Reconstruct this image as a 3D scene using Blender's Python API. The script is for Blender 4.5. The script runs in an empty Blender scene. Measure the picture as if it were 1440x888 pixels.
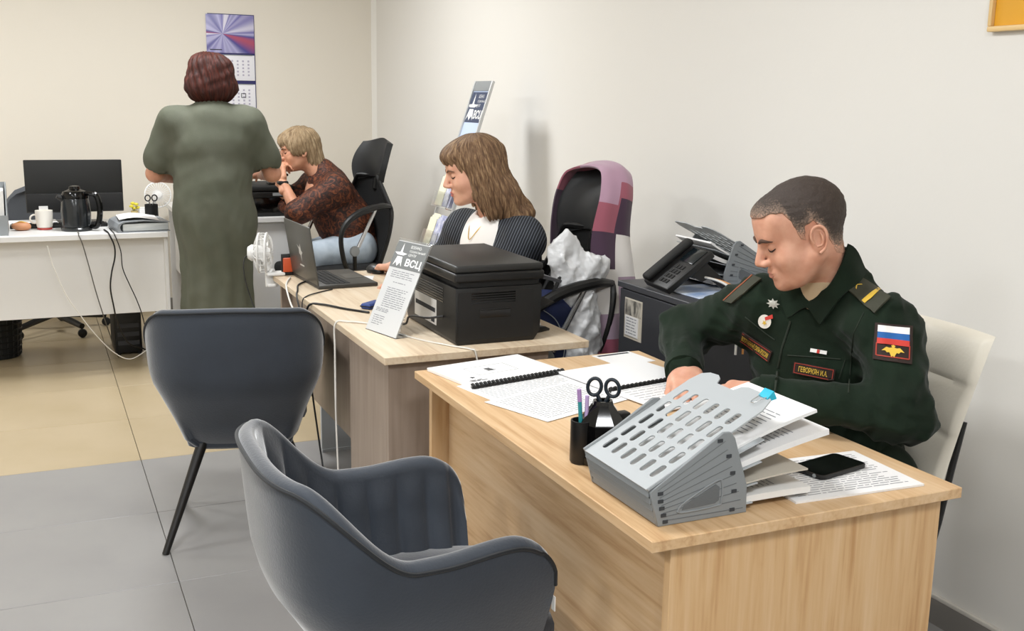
import bpy, bmesh, math, random
import numpy as np
from mathutils import Vector, Matrix
from mathutils.bvhtree import BVHTree

SC = bpy.context.scene
COL = SC.collection
random.seed(7)

# ------------------------------------------------------------------ camera
F_PX, CX, CY, PITCH_Y, VP_X, ROLL = 1500.0, 720.0, 444.0, 140.0, 30.0, math.radians(1.0)
CAM_H = 1.46
_p = math.atan((CY - PITCH_Y) / F_PX)
_fw = np.array([0, math.cos(_p), -math.sin(_p)]); _rt = np.array([1.0, 0, 0]); _up = np.cross(_rt, _fw)
_d = _rt * (VP_X - CX) + _fw * F_PX - _up * (PITCH_Y - CY)
_a = math.atan2(_d[0], _d[1]); _c, _s = math.cos(_a), math.sin(_a)
_R = np.array([[_c, -_s, 0], [_s, _c, 0], [0, 0, 1]])
_rt, _fw, _up = _R @ _rt, _R @ _fw, _R @ _up
_cr, _sr = math.cos(ROLL), math.sin(ROLL)
CR, CU = _rt * _cr + _up * _sr, -_rt * _sr + _up * _cr
cam_d = bpy.data.cameras.new('camera')
cam_d.sensor_width = 36.0
cam_d.lens = F_PX / 1440.0 * 36.0
cam_d.clip_start = 0.05
cam = bpy.data.objects.new('camera', cam_d)
COL.objects.link(cam)
cam.matrix_world = Matrix(((CR[0], CU[0], -_fw[0], 0), (CR[1], CU[1], -_fw[1], 0), (CR[2], CU[2], -_fw[2], CAM_H), (0, 0, 0, 1)))
SC.camera = cam

# ------------------------------------------------------------------ world, exposure
SC.view_settings.view_transform = 'Standard'
SC.view_settings.look = 'None'
SC.view_settings.gamma = 1.0
SC.view_settings.use_curve_mapping = False
SC.view_settings.exposure = -0.13
w = bpy.data.worlds.new('world'); SC.world = w
w.use_nodes = True
w.node_tree.nodes['Background'].inputs[0].default_value = (0.85, 0.9, 1.0, 1)
w.node_tree.nodes['Background'].inputs[1].default_value = 0.15

# ceiling panel lamps (their fixtures are built with the ceiling)
CEIL = 2.75
LAMPS = [(-1.9, 6.3, 40), (-1.9, 3.9, 38), (-1.9, 1.5, 34), (-1.9, -0.9, 34), (0.7, 5.5, 52), (0.35, 2.4, 38), (0.35, -0.3, 60)]
LAMP_COL = (0.94, 0.97, 1.0)

# ------------------------------------------------------------------ helpers
def lin(h):
    h = h.lstrip('#')
    v = [int(h[i:i + 2], 16) / 255 for i in (0, 2, 4)]
    return tuple((x / 12.92 if x <= 0.04045 else ((x + 0.055) / 1.055) ** 2.4) for x in v) + (1.0,)

def mat(name, color, rough=0.5, metal=0.0, spec=0.5, sheen=0.0, noise=None, bump=None, emit=None, trans=0.0, alpha=1.0, coat=0.0, ior=1.45, sss=0.0):
    """noise=(scale, colour2, (sx,sy,sz)); bump=(scale, strength)"""
    m = bpy.data.materials.new(name); m.use_nodes = True
    nt = m.node_tree; b = nt.nodes['Principled BSDF']
    c = lin(color) if isinstance(color, str) else tuple(color) + (1.0,)
    b.inputs['Base Color'].default_value = c
    b.inputs['Roughness'].default_value = rough
    b.inputs['Metallic'].default_value = metal
    b.inputs['Specular IOR Level'].default_value = spec
    b.inputs['IOR'].default_value = ior
    if sheen: b.inputs['Sheen Weight'].default_value = sheen; b.inputs['Sheen Roughness'].default_value = 0.4
    if trans: b.inputs['Transmission Weight'].default_value = trans
    if alpha < 1: b.inputs['Alpha'].default_value = alpha
    if coat: b.inputs['Coat Weight'].default_value = coat; b.inputs['Coat Roughness'].default_value = 0.15
    if sss: b.inputs['Subsurface Weight'].default_value = sss; b.inputs['Subsurface Radius'].default_value = (0.01, 0.004, 0.002)
    if emit: b.inputs['Emission Color'].default_value = c; b.inputs['Emission Strength'].default_value = emit
    if noise or bump:
        tc = nt.nodes.new('ShaderNodeTexCoord')
    if noise:
        mp = nt.nodes.new('ShaderNodeMapping'); nt.links.new(tc.outputs['Object'], mp.inputs['Vector'])
        mp.inputs['Scale'].default_value = noise[2] if len(noise) > 2 else (1, 1, 1)
        nz = nt.nodes.new('ShaderNodeTexNoise'); nz.inputs['Scale'].default_value = noise[0]; nz.inputs['Detail'].default_value = 5
        nt.links.new(mp.outputs['Vector'], nz.inputs['Vector'])
        rp = nt.nodes.new('ShaderNodeValToRGB')
        rp.color_ramp.elements[0].color = c; rp.color_ramp.elements[0].position = 0.35
        rp.color_ramp.elements[1].color = lin(noise[1]); rp.color_ramp.elements[1].position = 0.65
        nt.links.new(nz.outputs['Fac'], rp.inputs['Fac'])
        nt.links.new(rp.outputs['Color'], b.inputs['Base Color'])
    if bump:
        nb = nt.nodes.new('ShaderNodeTexNoise'); nb.inputs['Scale'].default_value = bump[0]; nb.inputs['Detail'].default_value = 4
        nt.links.new(tc.outputs['Object'], nb.inputs['Vector'])
        bp = nt.nodes.new('ShaderNodeBump'); bp.inputs['Strength'].default_value = bump[1]; bp.inputs['Distance'].default_value = 0.01
        nt.links.new(nb.outputs['Fac'], bp.inputs['Height'])
        nt.links.new(bp.outputs['Normal'], b.inputs['Normal'])
    return m

def mat_wood(name, c1, c2, c3, axis=1, rough=0.45, scale=1.0):
    """oak laminate: streaks stretched along one object axis"""
    m = bpy.data.materials.new(name); m.use_nodes = True
    nt = m.node_tree; b = nt.nodes['Principled BSDF']; L = nt.links
    tc = nt.nodes.new('ShaderNodeTexCoord'); mp = nt.nodes.new('ShaderNodeMapping')
    sc = [14 * scale] * 3; sc[axis] = 1.1 * scale
    mp.inputs['Scale'].default_value = sc
    L.new(tc.outputs['Object'], mp.inputs['Vector'])
    n1 = nt.nodes.new('ShaderNodeTexNoise'); n1.inputs['Scale'].default_value = 1.2; n1.inputs['Detail'].default_value = 7; n1.inputs['Roughness'].default_value = 0.62; n1.inputs['Distortion'].default_value = 0.6
    L.new(mp.outputs['Vector'], n1.inputs['Vector'])
    mp2 = nt.nodes.new('ShaderNodeMapping'); sc2 = [110 * scale] * 3; sc2[axis] = 5 * scale
    mp2.inputs['Scale'].default_value = sc2; L.new(tc.outputs['Object'], mp2.inputs['Vector'])
    n2 = nt.nodes.new('ShaderNodeTexNoise'); n2.inputs['Scale'].default_value = 1.0; n2.inputs['Detail'].default_value = 3
    L.new(mp2.outputs['Vector'], n2.inputs['Vector'])
    mx = nt.nodes.new('ShaderNodeMath'); mx.operation = 'MULTIPLY_ADD'; mx.inputs[1].default_value = 0.35
    L.new(n2.outputs['Fac'], mx.inputs[0])
    ml = nt.nodes.new('ShaderNodeMath'); ml.operation = 'MULTIPLY'; ml.inputs[1].default_value = 0.68
    L.new(n1.outputs['Fac'], ml.inputs[0]); L.new(ml.outputs[0], mx.inputs[2])
    rp = nt.nodes.new('ShaderNodeValToRGB'); e = rp.color_ramp.elements
    e[0].position = 0.36; e[0].color = lin(c3); e[1].position = 0.66; e[1].color = lin(c1)
    k = e.new(0.49); k.color = lin(c2)
    L.new(mx.outputs[0], rp.inputs['Fac']); L.new(rp.outputs['Color'], b.inputs['Base Color'])
    b.inputs['Roughness'].default_value = rough
    return m

def mesh_from(name, verts, faces, smooth=None, mats=None, fm=None):
    me = bpy.data.meshes.new(name)
    me.from_pydata([tuple(v) for v in verts], [], [tuple(f) for f in faces])
    me.validate(); me.update()
    bm = bmesh.new(); bm.from_mesh(me)
    bmesh.ops.recalc_face_normals(bm, faces=bm.faces)
    bm.to_mesh(me); bm.free()
    if smooth is not None:
        me.polygons.foreach_set('use_smooth', [True] * len(me.polygons))
        if smooth < 180: me.set_sharp_from_angle(angle=math.radians(smooth))
    return me

def wmat(o):
    m = o.matrix_basis.copy()
    return wmat(o.parent) @ o.matrix_parent_inverse @ m if o.parent else m

def link(name, data, m=None, parent=None, loc=None, rot=None):
    o = bpy.data.objects.new(name, data); COL.objects.link(o)
    if m is not None:
        for mm in (m if isinstance(m, (list, tuple)) else [m]): data.materials.append(mm)
    if parent is not None:
        o.parent = parent
        o.matrix_parent_inverse = wmat(parent).inverted()
    if loc is not None: o.location = loc
    if rot is not None: o.rotation_euler = rot
    return o

def tag(o, label=None, cat=None, group=None, kind=None):
    if label: o['label'] = label
    if cat: o['category'] = cat
    if group: o['group'] = group
    if kind: o['kind'] = kind
    return o

def thing(name, label, cat, loc=(0, 0, 0), rz=0.0, group=None):
    o = bpy.data.objects.new(name, None); COL.objects.link(o)
    o.empty_display_size = 0.05
    o.location = loc; o.rotation_euler = (0, 0, rz)
    return tag(o, label, cat, group)

def spline(pts, n=6):
    """Catmull-Rom through the points"""
    P = [np.array(p, float) for p in pts]
    if len(P) < 3: return P
    Q = [2 * P[0] - P[1]] + P + [2 * P[-1] - P[-2]]
    out = []
    for i in range(1, len(Q) - 2):
        for k in range(n):
            t = k / n
            out.append(0.5 * ((2 * Q[i]) + (-Q[i - 1] + Q[i + 1]) * t + (2 * Q[i - 1] - 5 * Q[i] + 4 * Q[i + 1] - Q[i + 2]) * t * t + (-Q[i - 1] + 3 * Q[i] - 3 * Q[i + 1] + Q[i + 2]) * t ** 3))
    out.append(P[-1])
    return out

class MB:
    def __init__(s): s.v = []; s.f = []
    def add(s, v, f):
        o = len(s.v); s.v += [tuple(map(float, x)) for x in v]; s.f += [tuple(i + o for i in q) for q in f]; return s
    def box(s, lo, hi, bev=0.0, seg=2, M=None):
        bm = bmesh.new(); bmesh.ops.create_cube(bm, size=1.0)
        lo = Vector(lo); hi = Vector(hi); c = (lo + hi) / 2; d = hi - lo
        for v in bm.verts: v.co = Vector((v.co.x * d.x, v.co.y * d.y, v.co.z * d.z)) + c
        if bev > 0:
            bmesh.ops.bevel(bm, geom=list(bm.edges), offset=min(bev, 0.49 * min(abs(d.x), abs(d.y), abs(d.z))), segments=seg, profile=0.5, affect='EDGES')
        if M is not None: bm.transform(M)
        bm.verts.index_update()
        s.add([v.co[:] for v in bm.verts], [[v.index for v in f.verts] for f in bm.faces]); bm.free(); return s
    def prism(s, poly, h0, h1, axis='z', M=None, bev=0.0, seg=2):
        """polygon (a,b) extruded between h0 and h1 along an axis; axis x: (y,z), y: (x,z), z: (x,y)"""
        def mk(a, b, h): return {'z': (a, b, h), 'y': (a, h, b), 'x': (h, a, b)}[axis]
        bm = bmesh.new()
        v0 = [bm.verts.new(mk(a, b, h0)) for a, b in poly]; v1 = [bm.verts.new(mk(a, b, h1)) for a, b in poly]
        n = len(poly)
        bm.faces.new(v0); bm.faces.new(v1[::-1])
        for i in range(n): bm.faces.new((v0[i], v1[i], v1[(i + 1) % n], v0[(i + 1) % n]))
        bmesh.ops.recalc_face_normals(bm, faces=bm.faces)
        if bev: bmesh.ops.bevel(bm, geom=[e for e in bm.edges], offset=bev, segments=seg, profile=0.5, affect='EDGES')
        if M is not None: bm.transform(M)
        bm.verts.index_update()
        s.add([v.co[:] for v in bm.verts], [[v.index for v in f.verts] for f in bm.faces]); bm.free(); return s
    def tube(s, pts, r, seg=8, n=5, smooth=True, cap=True, flat=1.0):
        P = spline(pts, n) if smooth else [np.array(p, float) for p in pts]
        m = len(P)
        if np.isscalar(r): rr = [r] * m
        else:
            rr = [np.interp(i / (m - 1), np.linspace(0, 1, len(r)), r) for i in range(m)]
        T = [P[min(i + 1, m - 1)] - P[max(i - 1, 0)] for i in range(m)]
        T = [t / (np.linalg.norm(t) + 1e-9) for t in T]
        u = np.cross(T[0], (0, 0, 1)); u = u if np.linalg.norm(u) > 0.1 else np.cross(T[0], (1, 0, 0)); u /= np.linalg.norm(u)
        vs, fs = [], []
        for i in range(m):
            u = u - T[i] * (u @ T[i]); u /= np.linalg.norm(u); w_ = np.cross(T[i], u)
            for k in range(seg):
                a = 2 * math.pi * k / seg
                vs.append(P[i] + rr[i] * (math.cos(a) * u + flat * math.sin(a) * w_))
        for i in range(m - 1):
            for k in range(seg):
                k2 = (k + 1) % seg
                fs.append((i * seg + k, i * seg + k2, (i + 1) * seg + k2, (i + 1) * seg + k))
        if cap: fs.append(tuple(range(seg))[::-1]); fs.append(tuple((m - 1) * seg + k for k in range(seg)))
        return s.add(vs, fs)
    def lathe(s, prof, seg=24, c=(0, 0, 0), M=None, cap=True):
        vs, fs = [], []
        for r, z in prof:
            for k in range(seg):
                a = 2 * math.pi * k / seg; vs.append((c[0] + r * math.cos(a), c[1] + r * math.sin(a), c[2] + z))
        for i in range(len(prof) - 1):
            for k in range(seg):
                k2 = (k + 1) % seg
                fs.append((i * seg + k, i * seg + k2, (i + 1) * seg + k2, (i + 1) * seg + k))
        if cap: fs.append(tuple(range(seg))[::-1]); fs.append(tuple((len(prof) - 1) * seg + k for k in range(seg)))
        if M is not None: vs = [tuple(M @ Vector(v)) for v in vs]
        return s.add(vs, fs)
    def torus(s, c, R, r, M=None, seg=24, rs=8, sy=1.0):
        vs, fs = [], []
        for i in range(seg):
            a = 2 * math.pi * i / seg
            for k in range(rs):
                b = 2 * math.pi * k / rs
                v = Vector(((R + r * math.cos(b)) * math.cos(a), (R * sy + r * math.cos(b)) * math.sin(a), r * math.sin(b)))
                if M is not None: v = M @ v
                vs.append(v + Vector(c))
        for i in range(seg):
            for k in range(rs):
                fs.append((i * rs + k, ((i + 1) % seg) * rs + k, ((i + 1) % seg) * rs + (k + 1) % rs, i * rs + (k + 1) % rs))
        return s.add(vs, fs)
    def sheet(s, grid, th=0.0, up=None):
        """grid[i][j] of 3D points; th: thickness, extruded along vertex normals"""
        G = np.array(grid, float); a, b = G.shape[:2]
        du = np.gradient(G, axis=0); dv = np.gradient(G, axis=1); N = np.cross(du, dv); N /= (np.linalg.norm(N, axis=2, keepdims=True) + 1e-12)
        if up is not None and (N.reshape(-1, 3).mean(0) @ np.array(up)) < 0: N = -N
        vs = [tuple(x) for x in G.reshape(-1, 3)]
        fs = [(i * b + j, (i + 1) * b + j, (i + 1) * b + j + 1, i * b + j + 1) for i in range(a - 1) for j in range(b - 1)]
        if th:
            o = a * b; vs += [tuple(x) for x in (G + N * th).reshape(-1, 3)]
            fs += [tuple(q + o for q in f[::-1]) for f in fs[:]]
            for i in range(a - 1):
                for j in (0, b - 1): fs.append((i * b + j, (i + 1) * b + j, (i + 1) * b + j + o, i * b + j + o))
            for j in range(b - 1):
                for i in (0, a - 1): fs.append((i * b + j, i * b + j + 1, i * b + j + 1 + o, i * b + j + o))
        return s.add(vs, fs)
    def build(s, name, m, parent=None, smooth=35, loc=None, rot=None, M=None):
        v = s.v if M is None else [tuple(M @ Vector(x)) for x in s.v]
        return link(name, mesh_from(name, v, s.f, smooth), m, parent, loc, rot)

def rrect(x0, y0, x1, y1, r, n=4):
    out = []
    for cx, cy, a0 in ((x1 - r, y1 - r, 0), (x0 + r, y1 - r, 90), (x0 + r, y0 + r, 180), (x1 - r, y0 + r, 270)):
        for k in range(n + 1):
            a = math.radians(a0 + 90 * k / n); out.append((cx + r * math.cos(a), cy + r * math.sin(a)))
    return out

def frame(origin, xdir, zdir):
    """matrix with local x along xdir and local z near zdir"""
    x = Vector(xdir).normalized(); z = Vector(zdir); z = (z - x * z.dot(x)).normalized(); y = z.cross(x)
    return Matrix(((x.x, y.x, z.x, origin[0]), (x.y, y.y, z.y, origin[1]), (x.z, y.z, z.z, origin[2]), (0, 0, 0, 1)))

def text2d(body, size=1.0, extrude=0.0, align='CENTER', spacing=1.0, bold=0.0):
    cu = bpy.data.curves.new('txt', 'FONT'); cu.body = body; cu.size = size; cu.align_x = align; cu.align_y = 'CENTER'
    cu.space_character = spacing; cu.offset = bold; cu.resolution_u = 3; cu.extrude = extrude
    ob = bpy.data.objects.new('txt', cu); COL.objects.link(ob)
    dg = bpy.context.evaluated_depsgraph_get(); ev = ob.evaluated_get(dg)
    me = bpy.data.meshes.new_from_object(ev)
    v = [tuple(x.co) for x in me.vertices]; f = [tuple(p.vertices) for p in me.polygons]
    bpy.data.objects.remove(ob); bpy.data.curves.remove(cu); bpy.data.meshes.remove(me)
    return v, f

def fit2d(v, x0, y0, x1, y1):
    a = np.array(v)[:, :2]; lo, hi = a.min(0), a.max(0)
    b = (a - lo) / (hi - lo + 1e-9)
    return [(x0 + p[0] * (x1 - x0), y0 + p[1] * (y1 - y0)) for p in b]

def star2d(cx, cy, R, r, n=5, rot=90):
    return [(cx + (R if k % 2 == 0 else r) * math.cos(math.radians(rot + 180 * k / n)), cy + (R if k % 2 == 0 else r) * math.sin(math.radians(rot + 180 * k / n))) for k in range(2 * n)]

# --- implicit-surface toolkit for bodies, heads, hands and clothes
def _vec(x): return np.array(x, np.float32)
def rc(a, b, ra, rb=None):
    a, b = _vec(a), _vec(b); rb = ra if rb is None else rb
    ab = b - a; L2 = float(ab @ ab) + 1e-9
    def fn(p):
        q = p - a; t = np.clip(q @ ab / L2, 0, 1)
        return np.sqrt(((q - t[:, None] * ab) ** 2).sum(1)) - (ra + (rb - ra) * t)
    return fn
def ell(c, r, R=None):
    c, r = _vec(c), _vec(r); R = None if R is None else np.array(R, np.float32)
    def fn(p):
        q = p - c
        if R is not None: q = q @ R
        q = q / r
        k0 = np.sqrt((q * q).sum(1)); k1 = np.sqrt(((q / r) ** 2).sum(1))
        return k0 * (k0 - 1) / (k1 + 1e-6)
    return fn
def rbx(c, h, r, R=None):
    c, h = _vec(c), _vec(h); R = None if R is None else np.array(R, np.float32)
    def fn(p):
        q = p - c
        if R is not None: q = q @ R
        q = np.abs(q) - (h - r)
        return np.sqrt((np.maximum(q, 0) ** 2).sum(1)) + np.minimum(q.max(1), 0) - r
    return fn
def half(c, n):
    c, n = _vec(c), _vec(n); n = n / np.linalg.norm(n)
    return lambda p: (p - c) @ n
def wrinkle(amp, freq, seed=0, stretch=(1, 1, 1)):
    rs = np.random.RandomState(seed); K = rs.normal(size=(5, 3)).astype(np.float32); K /= np.linalg.norm(K, axis=1, keepdims=True); ph = rs.rand(5) * 6.3
    st = _vec(stretch)
    def fn(p):
        q = p * st; o = 0
        for i in range(5):
            fq = freq * (0.6 + 0.35 * i)
            o = o + np.sin(q @ K[i] * fq + ph[i] + 1.5 * np.sin(q @ K[(i + 2) % 5] * fq * 0.6)) / (1 + 0.4 * i)
        return amp * o * 0.5
    return fn
def rotm(ax, deg): return np.array(Matrix.Rotation(math.radians(deg), 3, ax))

def sdf_eval(ops, p):
    d = None
    for o in ops:
        op, fn = o[0], o[1]; k = o[2] if len(o) > 2 else 0.0
        v = fn(p)
        if d is None: d = v.astype(np.float32); continue
        if op == '+':
            if k > 0: h = np.maximum(k - np.abs(d - v), 0) / k; d = np.minimum(d, v) - h * h * k * 0.25
            else: d = np.minimum(d, v)
        elif op == '-':
            v = -v
            if k > 0: h = np.maximum(k - np.abs(d - v), 0) / k; d = np.maximum(d, v) + h * h * k * 0.25
            else: d = np.maximum(d, v)
        elif op == '&':
            if k > 0: h = np.maximum(k - np.abs(d - v), 0) / k; d = np.maximum(d, v) + h * h * k * 0.25
            else: d = np.maximum(d, v)
        elif op == 'd': d = d + v
    return d

def ridge(amp, freq, seed=0):
    rs = np.random.RandomState(seed); K = rs.normal(size=(6, 3)).astype(np.float32); K /= np.linalg.norm(K, axis=1, keepdims=True); ph = rs.rand(6) * 6.3
    def fn(p):
        o = 0
        for i in range(6):
            fq = freq * (0.5 + 0.3 * i)
            o = o + (np.abs(np.sin(p @ K[i] * fq + ph[i] + 1.2 * np.sin(p @ K[(i + 1) % 6] * fq * 0.5))) - 0.6) / (1 + 0.5 * i)
        return amp * o
    return fn

def sdf_mesh(ops, lo, hi, res):
    lo = np.array(lo, np.float32); hi = np.array(hi, np.float32)
    n = np.maximum(np.ceil((hi - lo) / res).astype(int) + 1, 3)
    # coarse pass keeps only blocks near the surface
    ax = [lo[i] + res * np.arange(n[i], dtype=np.float32) for i in range(3)]
    V = np.full(n, 1.0, np.float32)
    B = 8
    cs = [np.arange(0, n[i], B) for i in range(3)]
    cc = np.stack(np.meshgrid(*[lo[i] + res * (cs[i] + B / 2) for i in range(3)], indexing='ij'), -1).reshape(-1, 3).astype(np.float32)
    dc = sdf_eval(ops, cc).reshape([len(c) for c in cs])
    near = np.abs(dc) < res * B * 1.25 + 0.012
    V[:] = np.repeat(np.repeat(np.repeat(np.where(dc < 0, -1.0, 1.0), B, 0), B, 1), B, 2)[:n[0], :n[1], :n[2]]
    idx = np.argwhere(near)
    off = np.stack(np.meshgrid(np.arange(B), np.arange(B), np.arange(B), indexing='ij'), -1).reshape(-1, 3)
    for s0 in range(0, len(idx), 1500):
        q = (idx[s0:s0 + 1500, None, :] * B + off[None]).reshape(-1, 3)
        q = q[(q < n).all(1)]
        V[q[:, 0], q[:, 1], q[:, 2]] = sdf_eval(ops, (lo + res * q).astype(np.float32))
    S = V < 0
    # surface nets
    c = [S[i:n[0] - 1 + i, j:n[1] - 1 + j, k:n[2] - 1 + k] for i in (0, 1) for j in (0, 1) for k in (0, 1)]
    cnt = sum(x.astype(np.int8) for x in c)
    act = (cnt > 0) & (cnt < 8)
    ids = np.argwhere(act)
    if len(ids) == 0: return [], []
    num = np.full(act.shape, -1, np.int64); num[act] = np.arange(len(ids))
    acc = np.zeros((len(ids), 3), np.float64); cn = np.zeros(len(ids))
    cor = [(i, j, k) for i in (0, 1) for j in (0, 1) for k in (0, 1)]
    for a in range(8):
        for b in range(a + 1, 8):
            A, Bc = np.array(cor[a]), np.array(cor[b])
            if np.abs(A - Bc).sum() != 1: continue
            va = V[tuple((ids + A).T)]; vb = V[tuple((ids + Bc).T)]
            m = (va < 0) != (vb < 0)
            t = va[m] / (va[m] - vb[m])
            acc[m] += A + t[:, None] * (Bc - A); cn[m] += 1
    verts = lo + res * (ids + acc / cn[:, None])
    faces = []
    for axis in range(3):
        u, w_ = (axis + 1) % 3, (axis + 2) % 3
        sl0 = [slice(None)] * 3; sl1 = [slice(None)] * 3
        sl0[axis] = slice(0, -1); sl1[axis] = slice(1, None)
        ch = S[tuple(sl0)] != S[tuple(sl1)]
        e = np.argwhere(ch)
        e = e[(e[:, u] > 0) & (e[:, w_] > 0) & (e[:, u] < n[u] - 1) & (e[:, w_] < n[w_] - 1)]
        if len(e) == 0: continue
        flip = S[tuple(e.T)]
        du = np.zeros(3, int); du[u] = 1; dw = np.zeros(3, int); dw[w_] = 1
        q = np.stack([num[tuple((e - du - dw).T)], num[tuple((e - dw).T)], num[tuple(e.T)], num[tuple((e - du).T)]], 1)
        q[~flip] = q[~flip][:, ::-1]
        faces.append(q)
    faces = np.concatenate(faces)
    return verts, faces[(faces >= 0).all(1)]

def sdf_obj(name, ops, lo, hi, res, m, parent=None, M=None, smooth=180):
    v, f = sdf_mesh(ops, lo, hi, res)
    return mesh_arr(name, [(v, f, M)], m, parent, smooth)

def mesh_arr(name, chunks, m, parent=None, smooth=180):
    vs, fs, o = [], [], 0
    for v, f, M in chunks:
        v = np.asarray(v, float)
        if M is not None:
            A = np.array(M); v = v @ A[:3, :3].T + A[:3, 3]
        vs.append(v); fs.append(np.asarray(f) + o); o += len(v)
    vs = np.concatenate(vs); fs = np.concatenate(fs)
    me = bpy.data.meshes.new(name)
    me.vertices.add(len(vs)); me.vertices.foreach_set('co', vs.astype(np.float32).ravel())
    me.loops.add(len(fs) * 4); me.loops.foreach_set('vertex_index', fs.astype(np.int32).ravel())
    me.polygons.add(len(fs)); me.polygons.foreach_set('loop_start', np.arange(0, len(fs) * 4, 4, dtype=np.int32))
    me.update(calc_edges=True); me.validate()
    me.polygons.foreach_set('use_smooth', [True] * len(me.polygons))
    if smooth < 180: me.set_sharp_from_angle(angle=math.radians(smooth))
    return link(name, me, m, parent)

# --- placing flat badges, prints and text on curved surfaces
def cam_ray(u, v):
    a, b = u - CX, v - CY
    d = CR * a + _fw * F_PX - CU * b
    return Vector((0, 0, CAM_H)), Vector(d).normalized()
def bvh_of(*objs):
    vs, fs = [], []
    for o in objs:
        n = len(vs); mw = wmat(o)
        vs += [mw @ v.co for v in o.data.vertices]; fs += [tuple(i + n for i in p.vertices) for p in o.data.polygons]
    return BVHTree.FromPolygons(vs, fs)
class Decal:
    """a unit square laid over a curved surface: (a,b) in 0..1 is wrapped onto the surface"""
    def __init__(s, bvh, quad, n=7):
        s.q = [np.array(x, float) for x in quad]      # image corners: top-left, top-right, bottom-right, bottom-left
        s.bvh = bvh
        pts, nr = [], []
        for a, b in ((0, 0), (1, 0), (1, 1), (0, 1), (.5, .5)):
            h = s._hit(a, b); pts.append(h[0]); nr.append(h[1])
        s.fall = pts[4]
        n_ = Vector((0, 0, 0))
        for x in nr: n_ += x
        s.n = n_.normalized()
    def _hit(s, a, b):
        q = s.q; px = (q[0] * (1 - a) + q[1] * a) * (1 - b) + (q[3] * (1 - a) + q[2] * a) * b
        o, d = cam_ray(*px)
        h = s.bvh.ray_cast(o, d)
        if h[0] is None:
            h = s.bvh.find_nearest(o + d * (Vector(getattr(s, 'fall', (1.6, 1.9, 1.0))) - o).length)
        n = h[1]
        if n.dot(d) > 0: n = -n
        return h[0], n
    def pt(s, a, b, off):
        p, n = s._hit(a, b); return p + (n * 0.3 + s.n * 0.7).normalized() * off
    def patch(s, name, m, parent, off=0.0015, th=0.0012, n=8, box=(0, 0, 1, 1)):
        x0, y0, x1, y1 = box
        G = [[s.pt(x0 + (x1 - x0) * i / n, y0 + (y1 - y0) * j / n, off) for j in range(n + 1)] for i in range(n + 1)]
        return MB().sheet(G, th, up=s.n).build(name, m, parent, smooth=40)
    def poly(s, name, v, f, m, parent, off=0.0035):
        return MB().add([s.pt(a, b, off) for a, b in v], f).build(name, m, parent, smooth=40)
    def text(s, name, body, m, parent, box, off=0.0035, bold=0.0):
        v, f = text2d(body, bold=bold); v2 = fit2d(v, box[0], box[3], box[2], box[1])
        return s.poly(name, v2, f, m, parent, off)
# ------------------------------------------------------------------ materials
M_WALL = mat('wall_paint', '#e6e3dd', 0.75, bump=(60, 0.03))
M_WALLB = mat('wall_paint_warm', '#e6dfd2', 0.75, bump=(60, 0.03))
M_CEIL = mat('ceiling_white', '#efefec', 0.8)
M_GROUT = mat('grout', '#6d6760', 0.8)
M_TILEG = mat('tile_grey', '#918f8d', 0.30, noise=(3, '#8b8988', (1, 1, 1)))
M_TILEB = mat('tile_beige', '#b3a285', 0.33, noise=(3, '#ac9b7c', (1, 1, 1)))
M_SKIRT = mat('skirting_grey', '#807c77', 0.5)
M_SKIRTL = mat('skirting_light', '#d2cdc4', 0.5)
M_LAMP = mat('lamp_diffuser', (1.0, 0.96, 0.9), 0.5, emit=6.0)
M_METALW = mat('white_metal', '#e8e8e6', 0.4)
M_OAK = mat_wood('oak_along_y', '#d2b48f', '#c7a57c', '#b28c62', axis=1)
M_OAKZ = mat_wood('oak_along_z', '#d1b189', '#c7a275', '#b48a5b', axis=2)
M_OAKX = mat_wood('oak_along_x', '#d0b797', '#c6a985', '#b4936f', axis=0)
M_OAKP = mat_wood('pale_oak_along_y', '#ddcdb6', '#d3bfa3', '#c0a68a', axis=1)
M_TAUPE = mat_wood('taupe_laminate', '#a49486', '#9a8a7c', '#8c7c6e', axis=2, scale=0.6)
M_WHITE = mat('white_laminate', '#dddcda', 0.4)
M_VELVET = mat('velvet_blue_grey', '#2f3640', 0.65, sheen=0.85, noise=(5, '#282e37', (1, 1, 1)), bump=(180, 0.08))
M_PIPING = mat('piping_dark', '#15181c', 0.7, sheen=0.2)
M_BLACKLEG = mat('black_wood', '#121110', 0.4)
M_BLACK = mat('black_plastic', '#111111', 0.42)
M_BLACKM = mat('black_matte', '#161616', 0.7)
M_BLACKG = mat('black_gloss', '#070707', 0.12)
M_MESH = mat('black_mesh', '#131313', 0.85, bump=(900, 0.3))
M_CHROME = mat('chrome', '#c9c9c9', 0.25, metal=1.0)
M_GREY = mat('grey_plastic', '#8d9193', 0.45)
M_DGREY = mat('dark_grey_metal', '#35363a', 0.5)
M_DGREY2 = mat('dark_grey_top', '#3d3e42', 0.45)
M_CREAM = mat('cream_leather', '#dcd5c6', 0.42, bump=(150, 0.06))
M_PAPER = mat('paper', '#e3e2e1', 0.7)
M_PAPER2 = mat('paper_grey', '#dfdedb', 0.7)
M_INK = mat('ink', '#808186', 0.8)
M_INKD = mat('ink_dark', '#2b2c30', 0.8)
M_GOLD = mat('gold', '#c9a23a', 0.35, metal=0.8)

WX, BY = 2.30, 7.555

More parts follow.
